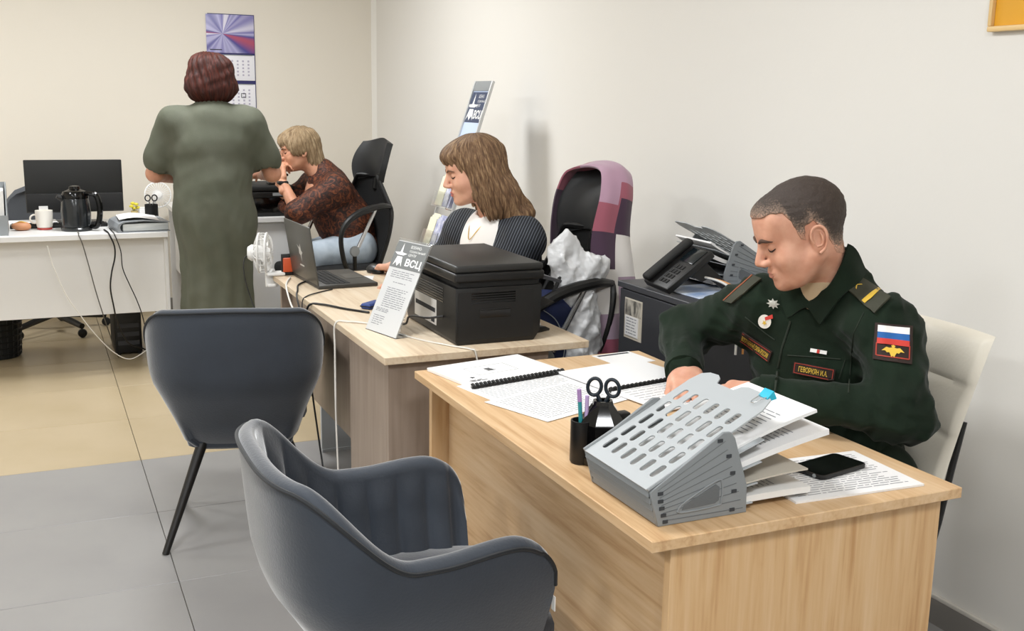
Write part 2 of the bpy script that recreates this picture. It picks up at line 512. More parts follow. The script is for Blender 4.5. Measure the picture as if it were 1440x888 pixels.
# ------------------------------------------------------------------ room shell
LX, RY = 0.331 - 0.6 * 7, 3.17 - 0.6 * 9
def struct(name, mb, m, **k):
    o = mb.build(name, m, None, **k); o['kind'] = 'structure'; return o
floor = struct('floor', MB().box((LX, RY, -0.1), (WX, BY, -0.007)), M_GROUT)
def tile_mesh(sx, sy): return mesh_from('tile', *(lambda b: (b.v, b.f))(MB().box((0.0012, 0.0012, -0.008), (sx - 0.0012, sy - 0.0012, 0), 0.0012, 1)))
tmeshes = {}
for i in range(11):
    for j in range(17):
        x0 = LX + 0.6 * i; y0 = RY + 0.6 * j
        sx = min(0.6, WX - x0); sy = min(0.6, BY - y0); beige = j >= 11
        key = (round(sx, 3), round(sy, 3), beige)
        if key not in tmeshes:
            tmeshes[key] = tile_mesh(sx, sy); tmeshes[key].materials.append(M_TILEB if beige else M_TILEG)
        link('floor_tile', tmeshes[key], None, floor, (x0, y0, 0))
struct('wall_right', MB().box((WX, RY - 0.1, -0.1), (WX + 0.1, BY + 0.1, CEIL)), M_WALL)
struct('wall_back', MB().box((LX - 0.1, BY, -0.1), (WX, BY + 0.1, CEIL)), M_WALLB)
struct('wall_left', MB().box((LX - 0.1, RY, -0.1), (LX, BY, CEIL)), M_WALLB)
struct('wall_front', MB().box((LX - 0.1, RY - 0.1, -0.1), (WX, RY, CEIL)), M_WALL)
struct('ceiling', MB().box((LX - 0.1, RY - 0.1, CEIL), (WX + 0.1, BY + 0.1, CEIL + 0.1)), M_CEIL)
bb = struct('baseboard_right', MB().prism([(WX, 0), (WX - 0.016, 0), (WX - 0.016, 0.06), (WX - 0.013, 0.074), (WX, 0.074)], RY, BY, 'y'), M_SKIRT)
MB().box((WX - 0.014, RY, 0.074), (WX, BY, 0.086), 0.002).build('cap_strip', M_SKIRTL, bb)
struct('baseboard_back', MB().prism([(BY, 0), (BY - 0.016, 0), (BY - 0.016, 0.06), (BY - 0.013, 0.08), (BY, 0.08)], LX, WX - 0.016, 'x'), M_SKIRT)
struct('trim_1', MB().prism([(WX, BY), (WX - 0.03, BY), (WX - 0.024, BY - 0.008), (WX - 0.008, BY - 0.024), (WX, BY - 0.03)], 0.09, CEIL, 'z'), mat('corner_trim', '#eae7e0', 0.5))
for k, (x, y, pw) in enumerate(LAMPS):
    order = sorted([l[1] for l in LAMPS if (l[0] < -1) == (x < -1)], reverse=True).index(y)
    t = thing('ceiling_light', '%s ceiling panel light of the row %s, counted from the back wall' % (('first', 'second', 'third', 'fourth')[order], 'above the aisle' if x < -1 else 'above the desks'), 'ceiling light', (x, y, CEIL), group='ceiling panel lights')
    MB().box((x - 0.31, y - 0.31, CEIL - 0.03), (x + 0.31, y - 0.29, CEIL)).box((x - 0.31, y + 0.29, CEIL - 0.03), (x + 0.31, y + 0.31, CEIL)).box((x - 0.31, y - 0.29, CEIL - 0.03), (x - 0.29, y + 0.29, CEIL)).box((x + 0.29, y - 0.29, CEIL - 0.03), (x + 0.31, y + 0.29, CEIL)).build('frame', M_METALW, t)
    MB().box((x - 0.29, y - 0.29, CEIL - 0.012), (x + 0.29, y + 0.29, CEIL - 0.002)).build('diffuser', M_LAMP, t)
    ld = bpy.data.lights.new('panel_light', 'AREA'); ld.shape = 'SQUARE'; ld.size = 0.58; ld.energy = pw; ld.color = LAMP_COL
    lo = bpy.data.objects.new('panel_light', ld); COL.objects.link(lo); lo.location = (0, 0, -0.035); lo.parent = t

# ------------------------------------------------------------------ desks
t = thing('office_desk', 'light oak desk in the foreground with papers, where the man in uniform sits', 'desk', (1.24, 2.0, 0))
MB().box((0.893, 1.403, 0.729), (1.58, 2.604, 0.75), 0.0015, 1).build('desktop', M_OAK, t)
MB().box((0.945, 1.425, 0), (1.552, 1.445, 0.729), 0.001, 1).build('end_panel', M_OAKZ, t)
MB().box((0.929, 2.568, 0), (1.552, 2.588, 0.729), 0.001, 1).build('end_panel', M_OAKZ, t)
MB().box((0.978, 1.445, 0.06), (0.994, 2.568, 0.729), 0.001, 1).build('modesty_panel', M_OAK, t)

t = thing('office_desk', 'pale oak topped desk with taupe panels, carrying the black printer and laptop', 'desk', (1.18, 3.5, 0))
MB().box((0.862, 2.768, 0.728), (1.505, 4.262, 0.75), 0.0015, 1).build('desktop', M_OAKP, t)
MB().box((0.882, 2.80, 0), (1.385, 2.818, 0.728), 0.001, 1).build('end_panel', M_TAUPE, t)
MB().box((0.882, 2.818, 0.0), (0.90, 3.2, 0.728), 0.001, 1).box((0.9, 3.182, 0), (1.38, 3.2, 0.728)).build('pedestal', M_TAUPE, t)
MB().box((0.925, 3.2, 0.33), (0.941, 4.205, 0.728), 0.001, 1).build('modesty_panel', M_TAUPE, t)
MB().box((0.882, 4.205, 0.33), (1.47, 4.225, 0.728), 0.001, 1).build('end_panel', M_TAUPE, t)
tag(MB().box((1.035, 4.205, 0.0), (1.47, 4.225, 0.33), 0.001, 1).box((1.035, 4.198, 0.0), (1.47, 4.205, 0.012)).build('foot_panel', mat('grey_foot', '#b9bcbf', 0.45), t), 'light grey lower panel')

t = thing('office_desk', 'long white desk with cables hanging down its front, carrying the black monitor', 'desk', (-0.4, 6.15, 0))
MB().box((-1.25, 5.80, 0.722), (0.634, 6.52, 0.75), 0.0015, 1).build('desktop', M_WHITE, t)
MB().box((-1.25, 5.885, 0.315), (0.618, 5.90, 0.722), 0.001, 1).build('modesty_panel', M_WHITE, t)
for x in (-1.245, 0.615): MB().box((x, 5.83, 0), (x + 0.018, 6.5, 0.722), 0.001, 1).build('end_panel', M_WHITE, t)

t = thing('office_desk', 'white desk beyond the standing woman, carrying the black printer with open tray', 'desk', (1.1, 6.9, 0))
MB().box((0.80, 6.33, 0.722), (1.435, 7.45, 0.75), 0.0015, 1).build('desktop', M_WHITE, t)
MB().box((0.82, 6.36, 0), (1.39, 6.378, 0.722), 0.001, 1).build('end_panel', M_WHITE, t)
MB().box((0.82, 7.41, 0), (1.39, 7.428, 0.722), 0.001, 1).build('end_panel', M_WHITE, t)
MB().box((0.85, 6.378, 0.3), (0.866, 7.41, 0.722), 0.001, 1).build('modesty_panel', M_WHITE, t)

# ------------------------------------------------------------------ blue velvet armchairs
def armchair(name, label):
    t = thing(name, label, 'chair', group='blue-grey velvet visitor armchairs')
    N = 260; La, rx, ry, ne = 0.30, 0.205, 0.275, 2.9
    # plan curve (mid height), sampled by arc
    dense = []
    for k in range(400):
        a = math.pi / 2 * k / 399
        dense.append((-rx * max(math.cos(a), 0) ** (2 / ne), ry * math.sin(a) ** (2 / ne)))
    dense += [(La * k / 200, ry - 0.02 * (k / 200) ** 2) for k in range(1, 201)]
    D = np.array(dense); seg = np.r_[0, np.cumsum(np.hypot(*np.diff(D, axis=0).T))]; LT = seg[-1]
    def plan(s):
        u = abs(s) * LT; x = np.interp(u, seg, D[:, 0]); y = np.interp(u, seg, D[:, 1])
        return np.array([x, math.copysign(y, s) if s else 0.0])
    def sm(a, b, x): q = min(max((x - a) / (b - a), 0), 1); return q * q * (3 - 2 * q)
    def hgt(s):
        u = abs(s) * LT
        h = 0.815 - 0.008 * (u / 0.2) ** 2 if u < 0.2 else 0.807
        h = h + (0.655 - h) * sm(0.20, 0.42, u) + 0.012 * sm(0.46, 0.6, u)
        e = LT - u; r = 0.10
        if e < r: h -= r - math.sqrt(max(r * r - (r - e) ** 2, 0))
        return h
    secs, rims = [], []
    for i in range(N + 1):
        s = -1 + 2 * i / N; s = math.copysign(abs(s) ** 0.97, s)
        p = plan(s); d = plan(min(s + 0.01, 1)) - plan(max(s - 0.01, -1)); d /= np.linalg.norm(d); n = np.array([d[1], -d[0]])
        if n @ (p - np.array([0.12, 0])) < 0: n = -n
        u = abs(s) * LT; back = 1 - sm(0.15, 0.5, u)
        h = hgt(s); zb = 0.305
        def off(z):
            o = -0.085 * (1 - sm(0.28, 0.62, z)) - 0.0
            o += 0.085 * back * max(z - 0.5, 0) - 0.26 * back * max(0.55 - z, 0) + 0.012 * (1 - back) * max(z - 0.5, 0)
            o -= 0.035 * max(0, 1 - (z - zb) / 0.045) ** 2
            return o
        th = 0.048 * (1 - 0.25 * back)
        if LT - u < 0.04: th *= 0.75
        ring = []
        ht = max(h - th / 2, zb + 0.02)
        for k in range(11):
            z = zb + (ht - zb) * k / 10; q = p + n * off(z); ring.append((q[0], q[1], z))
        o1 = p + n * off(ht)
        for k in range(1, 8):
            a = math.pi * k / 8; q = o1 - n * (th / 2 - th / 2 * math.cos(a)); ring.append((q[0], q[1], ht + th / 2 * math.sin(a)))
        puff = 0.014 * abs(math.sin(math.pi * (s * LT) / 0.068)) ** 0.5
        for k in range(11):
            z = ht + (0.40 - ht) * k / 10; z = min(z, ht)
            f = min(k / 2, 1)
            q = p + n * (off(z) - th - puff * f); ring.append((q[0], q[1], max(z, zb + 0.01)))
        secs.append(ring); rims.append((*(o1 + n * 0.001), ht + th * 0.18))
    R = len(secs[0]); vs = [v for r in secs for v in r]
    fs = [(i * R + k, i * R + (k + 1) % R, (i + 1) * R + (k + 1) % R, (i + 1) * R + k) for i in range(N) for k in range(R)]
    fs += [tuple(range(R)), tuple(N * R + k for k in range(R))[::-1]]
    MB().add(vs, fs).build('shell', M_VELVET, t, smooth=60)
    MB().tube(rims, 0.0042, 6, smooth=False).build('piping', M_PIPING, t)
    # seat pan and cushion
    pan = []
    for i in range(41):
        s = -1 + 2 * i / 40; p = plan(s); pan.append((p[0] * (0.80 if p[0] > 0 else 0.22), p[1] * 0.64))
    bm = MB(); vs = []; prof = [(0.55, 0.300), (0.86, 0.302), (0.97, 0.312), (1.0, 0.335), (1.0, 0.40)]
    c = np.array([0.05, 0.0])
    for k, z in prof:
        for q in pan: w_ = c + (np.array(q) - c) * k; vs.append((w_[0], w_[1], z))
    n = len(pan)
    fs = [(j * n + i, j * n + (i + 1) % n, (j + 1) * n + (i + 1) % n, (j + 1) * n + i) for j in range(len(prof) - 1) for i in range(n)]
    fs += [tuple(range(n)), tuple((len(prof) - 1) * n + i for i in range(n))[::-1]]
    bm.add(vs, fs).build('seat_base', M_VELVET, t, smooth=60)
    cush = []
    for i in range(41):
        s = -1 + 2 * i / 40; p = plan(s * 0.98); cush.append((p[0] * (0.80 if p[0] > 0 else 0.30) + 0.02, p[1] * (0.80 if p[0] > 0 else 0.72)))
    cush = [(0.335, cush[0][1] * 0.86)] + cush + [(0.335, cush[-1][1] * 0.86)]
    vs = []; prof = [(0.96, 0.385), (1.0, 0.405), (1.0, 0.435), (0.975, 0.458), (0.90, 0.47), (0.5, 0.478), (0.15, 0.48)]
    for k, z in prof:
        for q in cush: w_ = c + (np.array(q) - c) * k; vs.append((w_[0], w_[1], z))
    n = len(cush)
    fs = [(j * n + i, j * n + (i + 1) % n, (j + 1) * n + (i + 1) % n, (j + 1) * n + i) for j in range(len(prof) - 1) for i in range(n)]
    fs += [tuple(range(n)), tuple((len(prof) - 1) * n + i for i in range(n))[::-1]]
    MB().add(vs, fs).build('seat', M_VELVET, t, smooth=60)
    for sx in (-1, 1):
        for sy in (-1, 1):
            MB().tube([(0.075 + sx * 0.095, sy * 0.115, 0.345), (0.05 + sx * 0.225 , sy * 0.235, 0.0)], [0.019, 0.011], 12, smooth=False).build('leg', M_BLACKLEG, t)
    return t
c1 = armchair('armchair', 'blue-grey velvet armchair seen from behind, in front of the printer desk')
c1.location = (0.585, 3.50, 0); c1.rotation_euler = (0, 0, math.radians(76))
c2 = armchair('armchair', 'blue-grey velvet armchair in the foreground, side on with its open seat facing the oak desk')
c2.location = (0.56, 1.93, 0); c2.rotation_euler = (0, 0, math.radians(0))
for o in c2.children:
    if o.name.startswith('shell'): pass
mb = MB().box((0.299, -0.246, 0.50), (0.3012, -0.232, 0.53), 0.0003, 1)
tagc = mb.build('care_tag', M_PAPER2, None); tagc.parent = c2; tagc.location = (0.0, 0.0, 0)

# ------------------------------------------------------------------ dark grey cabinet
t = thing('cabinet', 'dark grey low cabinet against the wall, carrying the desk phone', 'cabinet', (2.03, 2.86, 0))
MB().box((1.79, 2.655, 0.03), (2.28, 3.065, 0.855), 0.002, 1).build('body', M_DGREY, t)
MB().box((1.773, 2.645, 0.852), (2.285, 3.075, 0.872), 0.002, 1).build('top', M_DGREY2, t)
MB().box((1.776, 2.66, 0.05), (1.789, 3.06, 0.848), 0.002, 1).build('door', M_DGREY, t)
MB().box((1.80, 2.67, 0), (2.27, 3.05, 0.03)).build('plinth', M_BLACKM, t)

# ------------------------------------------------------------------ cream conference chair of the man in uniform
t = thing('office_chair', 'cream quilted leather chair behind the man in uniform', 'chair', (1.85, 1.95, 0))
def cream_back():
    nu, nv = 36, 60; G0, G1 = [], []
    y0, y1 = 1.725, 2.175
    for j in range(nv + 1):
        v = j / nv; z = 0.47 + 0.475 * v
        x = 1.865 + 0.13 * v ** 1.7 + 0.012 * math.sin(v * 3.1)
        wv = 1.0 - 0.06 * (1 - v)
        r0, r1 = [], []
        for i in range(nu + 1):
            u = i / nu
            yc = (y0 + y1) / 2 + (u - 0.5) * (y1 - y0) * wv
            e = min(u, 1 - u) * (y1 - y0); ev = min(v, 1 - v) * 0.475
            pf = abs(math.sin(math.pi * u * 2)) ** 0.45 * abs(math.sin(math.pi * (v * 4))) ** 0.45
            edge = min(1, min(e, ev) / 0.012) ** 0.5
            curve = 0.03 * (1 - (2 * u - 1) ** 2)
            r0.append((x + curve - 0.014 * pf * edge - 0.012 * edge, yc, z)); r1.append((x + curve + 0.012 * edge, yc, z))
        G0.append(r0); G1.append(r1)
    a, b = nv + 1, nu + 1
    vs = [p for r in G0 for p in r] + [p for r in G1 for p in r]; o = a * b
    fs = [(i * b + j, (i + 1) * b + j, (i + 1) * b + j + 1, i * b + j + 1) for i in range(a - 1) for j in range(b - 1)]
    fs += [tuple(q + o for q in f[::-1]) for f in fs[:]]
    for i in range(a - 1):
        for j in (0, b - 1): fs.append((i * b + j, (i + 1) * b + j, (i + 1) * b + j + o, i * b + j + o))
    for j in range(b - 1):
        for i in (0, a - 1): fs.append((i * b + j, i * b + j + 1, i * b + j + 1 + o, i * b + j + o))
    return MB().add(vs, fs)
cream_back().build('backrest', M_CREAM, t, smooth=70)
MB().box((1.46, 1.735, 0.40), (1.885, 2.165, 0.475), 0.03, 4).build('seat', M_CREAM, t)
for y in (1.748, 2.152):
    MB().tube([(1.50, y, 0.385), (1.80, y, 0.385), (1.865, y, 0.40), (1.895, y, 0.47), (1.925, y, 0.62), (1.95, y, 0.74)], 0.008, 8).build('frame_rail', M_BLACK, t)
MB().box((1.58, 1.85, 0.365), (1.78, 2.05, 0.395), 0.005).build('seat_plate', M_BLACK, t)
MB().lathe([(0.025, 0.09), (0.025, 0.37)], 14, (1.68, 1.95, 0)).build('gas_lift', M_BLACK, t)
for k in range(5):
    a = math.radians(72 * k + 20); e = (1.68 + 0.27 * math.cos(a), 1.95 + 0.27 * math.sin(a))
    MB().tube([(1.68, 1.95, 0.10), (*e, 0.065)], [0.02, 0.014], 8, smooth=False).build('base_leg', M_BLACK, t)
    MB().lathe([(0.0, -0.018), (0.024, -0.014), (0.026, 0), (0.024, 0.014), (0.0, 0.018)], 12, M=Matrix.Translation((*e, 0.0262)) @ Matrix.Rotation(math.pi / 2, 4, 'X') , cap=False).build('caster', M_BLACKM, t)

# ------------------------------------------------------------------ black mesh office chairs (facing local +x)
def mesh_chair(label):
    t = thing('office_chair', label, 'chair', group='black mesh office chairs')
    # backrest: curved frame with mesh
    def backsurf(v, u, w0=0.23):
        z = 0.50 + 0.50 * v
        wv = w0 * (0.86 + 0.28 * math.sin(math.pi * min(v * 0.85 + 0.1, 1))) * (1 - 0.50 * max(v - 0.62, 0) / 0.38)
        x = -0.23 - 0.05 * math.sin(v * 2.4) + 0.015 * v - 0.05 * v * v + 0.055 * (2 * u - 1) ** 2
        return (x, (u - 0.5) * 2 * wv, z)
    MB().sheet([[backsurf(v / 20, u / 14) for u in range(15)] for v in range(21)], 0.012).build('backrest', M_MESH, t, smooth=60)
    rim = [backsurf(v / 14, 0) for v in range(15)] + [backsurf(1, u / 6) for u in range(1, 6)] + [backsurf(1 - v / 14, 1) for v in range(15)] + [backsurf(0, 1 - u / 6) for u in range(1, 6)]
    MB().tube(rim + [rim[0]], 0.013, 8, 2).build('back_frame', M_BLACK, t)
    # headrest: curved padded plate
    hv = []
    for i in range(13):
        v = i / 12; row = []
        for j in range(13):
            u = j / 12; y = (u - 0.5) * (0.25 + 0.06 * math.sin(math.pi * v)); z = 0.985 + 0.225 * v + 0.012 * math.cos((u - 0.5) * 6)
            row.append((-0.285 - 0.02 * v - 0.05 * v * v + 0.055 * (2 * u - 1) ** 2 + 0.012 * (math.sin(math.pi * v)), y, z))
        hv.append(row)
    MB().sheet(hv, 0.035, up=(-1, 0, 0)).build('headrest', mat('grey_black_leather', '#1d1e1f', 0.5), t, smooth=75)
    MB().tube([(-0.30, 0, 0.92), (-0.315, 0, 1.02)], 0.02, 8, smooth=False).build('headrest_post', M_BLACK, t)
    MB().box((-0.22, -0.25, 0.43), (0.27, 0.25, 0.50), 0.032, 4).build('seat', M_BLACKM, t)
    MB().tube([(-0.05, 0, 0.41), (-0.24, 0, 0.42), (-0.31, 0, 0.52), (-0.315, 0, 0.68)], 0.02, 8, flat=1.6).build('spine', M_BLACK, t)
    for s in (-1, 1):
        a = MB().tube([(-0.235, s * 0.245, 0.835), (-0.14, s * 0.28, 0.845), (0.0, s * 0.29, 0.82), (0.10, s * 0.29, 0.765), (0.135, s * 0.285, 0.68), (0.11, s * 0.275, 0.55), (0.05, s * 0.25, 0.455)], [0.012, 0.02, 0.021, 0.018, 0.014, 0.014, 0.014], 10).build('armrest', M_BLACK, t)
        MB().tube([(-0.10, s * 0.288, 0.835), (0.02, s * 0.285, 0.62)], 0.011, 10, smooth=False).build('support_tube', M_CHROME, a)
        MB().lathe([(0, -0.012), (0.028, -0.01), (0.031, 0.0), (0.028, 0.01), (0, 0.012)], 20, M=Matrix.Translation((0.045, s * 0.285, 0.60)) @ Matrix.Rotation(math.pi / 2, 4, 'X'), cap=False).build('support_cap', M_GREY, a)
        MB().tube([(0.045, s * 0.285, 0.60), (0.02, s * 0.25, 0.46)], 0.012, 8, smooth=False).build('support_bracket', M_BLACK, a)
    MB().lathe([(0.028, 0.09), (0.028, 0.30), (0.018, 0.30), (0.018, 0.43)], 14).build('gas_lift', M_BLACK, t)
    for k in range(5):
        a = math.radians(72 * k + 20); e = (0.27 * math.cos(a), 0.27 * math.sin(a))
        MB().tube([(0, 0, 0.11), (*e, 0.068)], [0.024, 0.014], 8, smooth=False).build('base_leg', M_BLACK, t)
        MB().lathe([(0.0, -0.02), (0.025, -0.016), (0.0275, 0), (0.025, 0.016), (0.0, 0.02)], 12, M=Matrix.Translation((*e, 0.0275)) @ Matrix.Rotation(math.pi / 2, 4, 'X'), cap=False).build('caster', M_BLACKM, t)
    return t
oc2 = mesh_chair('black mesh office chair draped with a striped scarf, behind the woman at the laptop')
oc2.location = (1.585, 3.45, 0); oc2.rotation_euler = (0, 0, math.radians(183))
oc3 = mesh_chair('black mesh office chair with headrest in the corner behind the woman in brown')
oc3.location = (1.60, 6.12, 0); oc3.rotation_euler = (0, 0, math.radians(198))
# ------------------------------------------------------------------ small objects
def T_(x, y, z, rz=0.0): return Matrix.Translation((x, y, z)) @ Matrix.Rotation(math.radians(rz), 4, 'Z')
def mb_lines(w, h, rows, margin=0.02, seed=0, lh=0.0022, z=0.0004, x0=None, x1=None, y0=None, y1=None):
    """rows of print as thin bars on a sheet spanning 0..w, 0..h"""
    rs = random.Random(seed); b = MB()
    X0 = margin if x0 is None else x0; X1 = w - margin if x1 is None else x1; Y1 = h - margin if y1 is None else y1; Y0 = margin if y0 is None else y0
    for i in range(rows):
        y = Y1 - (Y1 - Y0) * i / max(rows - 1, 1); x = X0
        end = X1 - rs.random() * 0.25 * (X1 - X0) * (rs.random() < 0.3)
        while x < end - 0.008:
            l = min(rs.uniform(0.008, 0.035), end - x); b.add([(x, y, z), (x + l, y, z), (x + l, y + lh, z), (x, y + lh, z)], [(0, 1, 2, 3)]); x += l + 0.004
    return b
def mb_text(body, M, w, h=None, x=0, y=0, z=0.0005, align='LEFT', bold=0.0):
    """text whose left/bottom corner sits at x,y with width w, height h"""
    v, f = text2d(body, bold=bold); a = np.array(v)[:, :2]; r = (a[:, 1].max() - a[:, 1].min()) / (a[:, 0].max() - a[:, 0].min())
    hh = h or w * r; v2 = fit2d(v, x, y, x + w, y + hh)
    return MB().add([tuple(M @ Vector((p[0], p[1], z))) for p in v2], f)
def paper(label, M, w, h, th=0.0006, rows=0, seed=0, m=None, group=None, curl=0.0, extra=None, name='paper_sheet', cat='paper'):
    t = thing(name, label, cat, tuple((M @ Vector((w / 2, h / 2, 0)))), group=group)
    G = []
    for i in range(9):
        row = []
        for j in range(7):
            x, y = w * i / 8, h * j / 6
            z = curl * max(0, (i / 8 - 0.5) * 2) ** 2
            row.append(tuple(M @ Vector((x, y, z))))
        G.append(row)
    MB().sheet(G, th, up=tuple(M.to_3x3() @ Vector((0, 0, 1)))).build('sheet', m or M_PAPER, t)
    if rows: mb_lines(w, h, rows, seed=seed, z=th + 0.0004).build('print', M_INK, t, M=M)
    return t
DZ = 0.7502
# ---- comb-bound document
def comb(M, L, n, parent, r=0.0055, name='comb_binding'):
    b = MB()
    for i in range(n):
        x = L * (i + 0.5) / n
        b.tube([tuple(M @ Vector((x, r * 1.15 * math.cos(a), 0.004 + r * math.sin(a)))) for a in np.linspace(-0.9, 3.9, 9)], L / n * 0.33, 5, n=1, smooth=False)
    b.tube([tuple(M @ Vector((0, -0.006, 0.003))), tuple(M @ Vector((L, -0.006, 0.003)))], 0.0035, 6, smooth=False)
    return b.build(name, M_BLACK, parent)
M = T_(0.966, 2.382, DZ, 11.7)
t = thing('bound_document', 'white document with black comb binding at the far left corner of the oak desk', 'document', (1.1, 2.5, DZ))
MB().box((0, 0.004, 0), (0.297, 0.212, 0.009), 0.001, 1).build('pages', M_PAPER, t, M=M)
b = MB()
for x0, y0, x1, y1 in ((0.075, 0.075, 0.20, 0.0757), (0.075, 0.15, 0.20, 0.1507), (0.075, 0.075, 0.0757, 0.15), (0.20, 0.075, 0.2007, 0.1507)): b.box((x0, y0, 0.0092), (x1, y1, 0.0095))
b.build('print_frame', M_INK, t, M=M)
mb_lines(0.297, 0.21, 5, z=0.0096, x0=0.12, x1=0.15, y0=0.10, y1=0.122, lh=0.003).add(mb_lines(0.297, 0.21, 2, z=0.0096, x0=0.02, x1=0.07, y0=0.028, y1=0.036, lh=0.004).v, mb_lines(0.297, 0.21, 2, z=0.0096, x0=0.02, x1=0.07, y0=0.028, y1=0.036, lh=0.004).f).build('print', M_INKD, t, M=M)
st = star2d(0.045, 0.062, 0.009, 0.004); MB().add([(a, c, 0.0096) for a, c in st], [tuple(range(10))]).build('print_star', M_INKD, t, M=M)
comb(M @ Matrix.Translation((0, 0.002, 0.001)), 0.297, 24, t)
# ---- loose printed sheets
paper('printed sheet lying partly under the comb-bound document', T_(0.985, 2.215, DZ, 12), 0.297, 0.21, rows=16, seed=1)
paper('printed sheet in front of the others, beside the black pen holder', T_(1.022, 2.062, DZ + 0.0012, 20), 0.297, 0.21, rows=16, seed=2)
t = thing('bound_document', 'open document with white pages and black comb binding under the right hand of the man', 'document', (1.4, 2.35, DZ))
M = T_(1.27, 2.225, DZ + 0.003, 10)
MB().box((0, 0.006, 0), (0.275, 0.212, 0.006), 0.001, 1).box((0.0, -0.20, 0), (0.275, -0.006, 0.004), 0.001, 1).build('pages', M_PAPER, t, M=M)
comb(M, 0.275, 20, t, r=0.005)
mb_lines(0.275, 0.2, 10, z=0.0045, y0=-0.18, y1=-0.02, x0=0.02, x1=0.25, seed=5).build('print', M_INK, t, M=M)
t = paper('sheet with a dark heading at the far right corner of the oak desk', T_(1.43, 2.462, DZ, 6), 0.13, 0.128)
MB().box((0.012, 0.108, 0.0008), (0.118, 0.119, 0.0011)).build('print', M_INKD, t, M=T_(1.43, 2.462, DZ, 6))
t = paper('stapled printed sheets lying under the smartphone', T_(1.225, 1.452, DZ, -3), 0.292, 0.207, th=0.004, rows=18, seed=9)
# ---- smartphone
t = thing('smartphone', 'black smartphone lying face up on white printed sheets', 'phone', (1.40, 1.575, DZ + 0.004))
M = T_(1.402, 1.573, DZ + 0.0047, 12)
MB().prism(rrect(-0.070, -0.040, 0.070, 0.040, 0.012), 0, 0.009, bev=0.002).build('body', M_BLACK, t, M=M)
MB().prism(rrect(-0.0675, -0.0375, 0.0675, 0.0375, 0.011), 0.009, 0.0094).build('screen', M_BLACKG, t, M=M)
MB().lathe([(0.004, 0), (0.004, 0.001)], 12, M=M @ Matrix.Translation((-0.07, -0.02, 0.005)) @ Matrix.Rotation(-math.pi / 2, 4, 'Y')).build('lens', M_GREY, t)
# ---- pen organiser
t = thing('pen_holder', 'black faceted plastic desk organiser beside the grey letter trays', 'pen holder', (1.01, 1.79, DZ))
pc = (1.010, 1.792)
hx = lambda r, n=8, o=22.5: [(pc[0] + r * math.cos(math.radians(o + 360 * k / n)), pc[1] + r * math.sin(math.radians(o + 360 * k / n))) for k in range(n)]
MB().lathe([(0.050, 0.0), (0.054, 0.004), (0.054, 0.016), (0.050, 0.018), (0.048, 0.082), (0.046, 0.086), (0.022, 0.118), (0.020, 0.126), (0.015, 0.126), (0.013, 0.10)], 8, (pc[0], pc[1], DZ)).build('body', M_BLACKG, t, smooth=20)
cx, cy = pc[0] - 0.043, pc[1] + 0.006
MB().lathe([(0.020, 0.0), (0.0225, 0.004), (0.0225, 0.088), (0.0195, 0.088), (0.0185, 0.01)], 16, (cx, cy, DZ)).build('pencil_cup', M_BLACK, t)
MB().box((pc[0] + 0.030, pc[1] - 0.02, DZ + 0.075), (pc[0] + 0.055, pc[1] + 0.005, DZ + 0.10), 0.004, M=Matrix.Translation((0, 0, 0))).build('clip_box', M_BLACK, t)
t = thing('pencil', 'purple and teal pencil standing in the black desk organiser', 'pencil', (cx, cy, DZ + 0.012))
MB().tube([(cx + 0.004, cy, DZ + 0.0105), (cx - 0.004, cy + 0.004, DZ + 0.125)], 0.0042, 6, smooth=False).build('shaft', mat('teal_paint', '#2f8f95', 0.4), t)
MB().tube([(cx - 0.004, cy + 0.004, DZ + 0.125), (cx - 0.006, cy + 0.005, DZ + 0.150)], 0.0045, 10, smooth=False).build('eraser_end', mat('lilac_paint', '#a583b5', 0.5), t)
t = thing('pencil', 'lilac pencil standing upright behind the teal one', 'pencil', (cx + 0.007, cy - 0.006, DZ + 0.012))
MB().tube([(cx + 0.007, cy - 0.004, DZ + 0.0105), (cx + 0.008, cy - 0.004, DZ + 0.138)], 0.0040, 6, smooth=False).build('shaft', mat('lilac_light', '#b9a0cc', 0.45), t)
t = thing('scissors', 'scissors with dark oval handles standing in the organiser', 'scissors', (pc[0], pc[1], DZ + 0.10))
e = Vector((math.cos(math.radians(-38)), math.sin(math.radians(-38)), 0)); M_SC = mat('scissor_handle', '#17222b', 0.35)
for s in (1, -1):
    c = Vector((pc[0], pc[1], DZ + 0.152)) + e * (0.018 * s)
    R = frame((0, 0, 0), tuple(e), (0, 0, 1)); Mt = Matrix(((e.x, 0, -e.y, 0), (e.y, 0, e.x, 0), (0, 1, 0, 0), (0, 0, 0, 1))) @ Matrix.Rotation(math.radians(12 * s), 4, 'Z')
    MB().torus(tuple(c), 0.0135, 0.0038, Mt, 22, 8, sy=1.30).build('handle', M_SC, t)
    MB().tube([tuple(c + Vector((0, 0, -0.016)) - e * 0.006 * s), tuple(Vector((pc[0], pc[1], DZ + 0.118)) + e * 0.003 * s)], 0.0042, 8, smooth=False).build('shank', M_SC, t)
    MB().box((-0.004, -0.0008, -0.05), (0.004, 0.0008, 0.0), M=Matrix.Translation((pc[0] + 0.0015 * s, pc[1], DZ + 0.12)) @ Matrix.Rotation(math.radians(-38), 4, 'Z')).build('blade', M_CHROME, t)
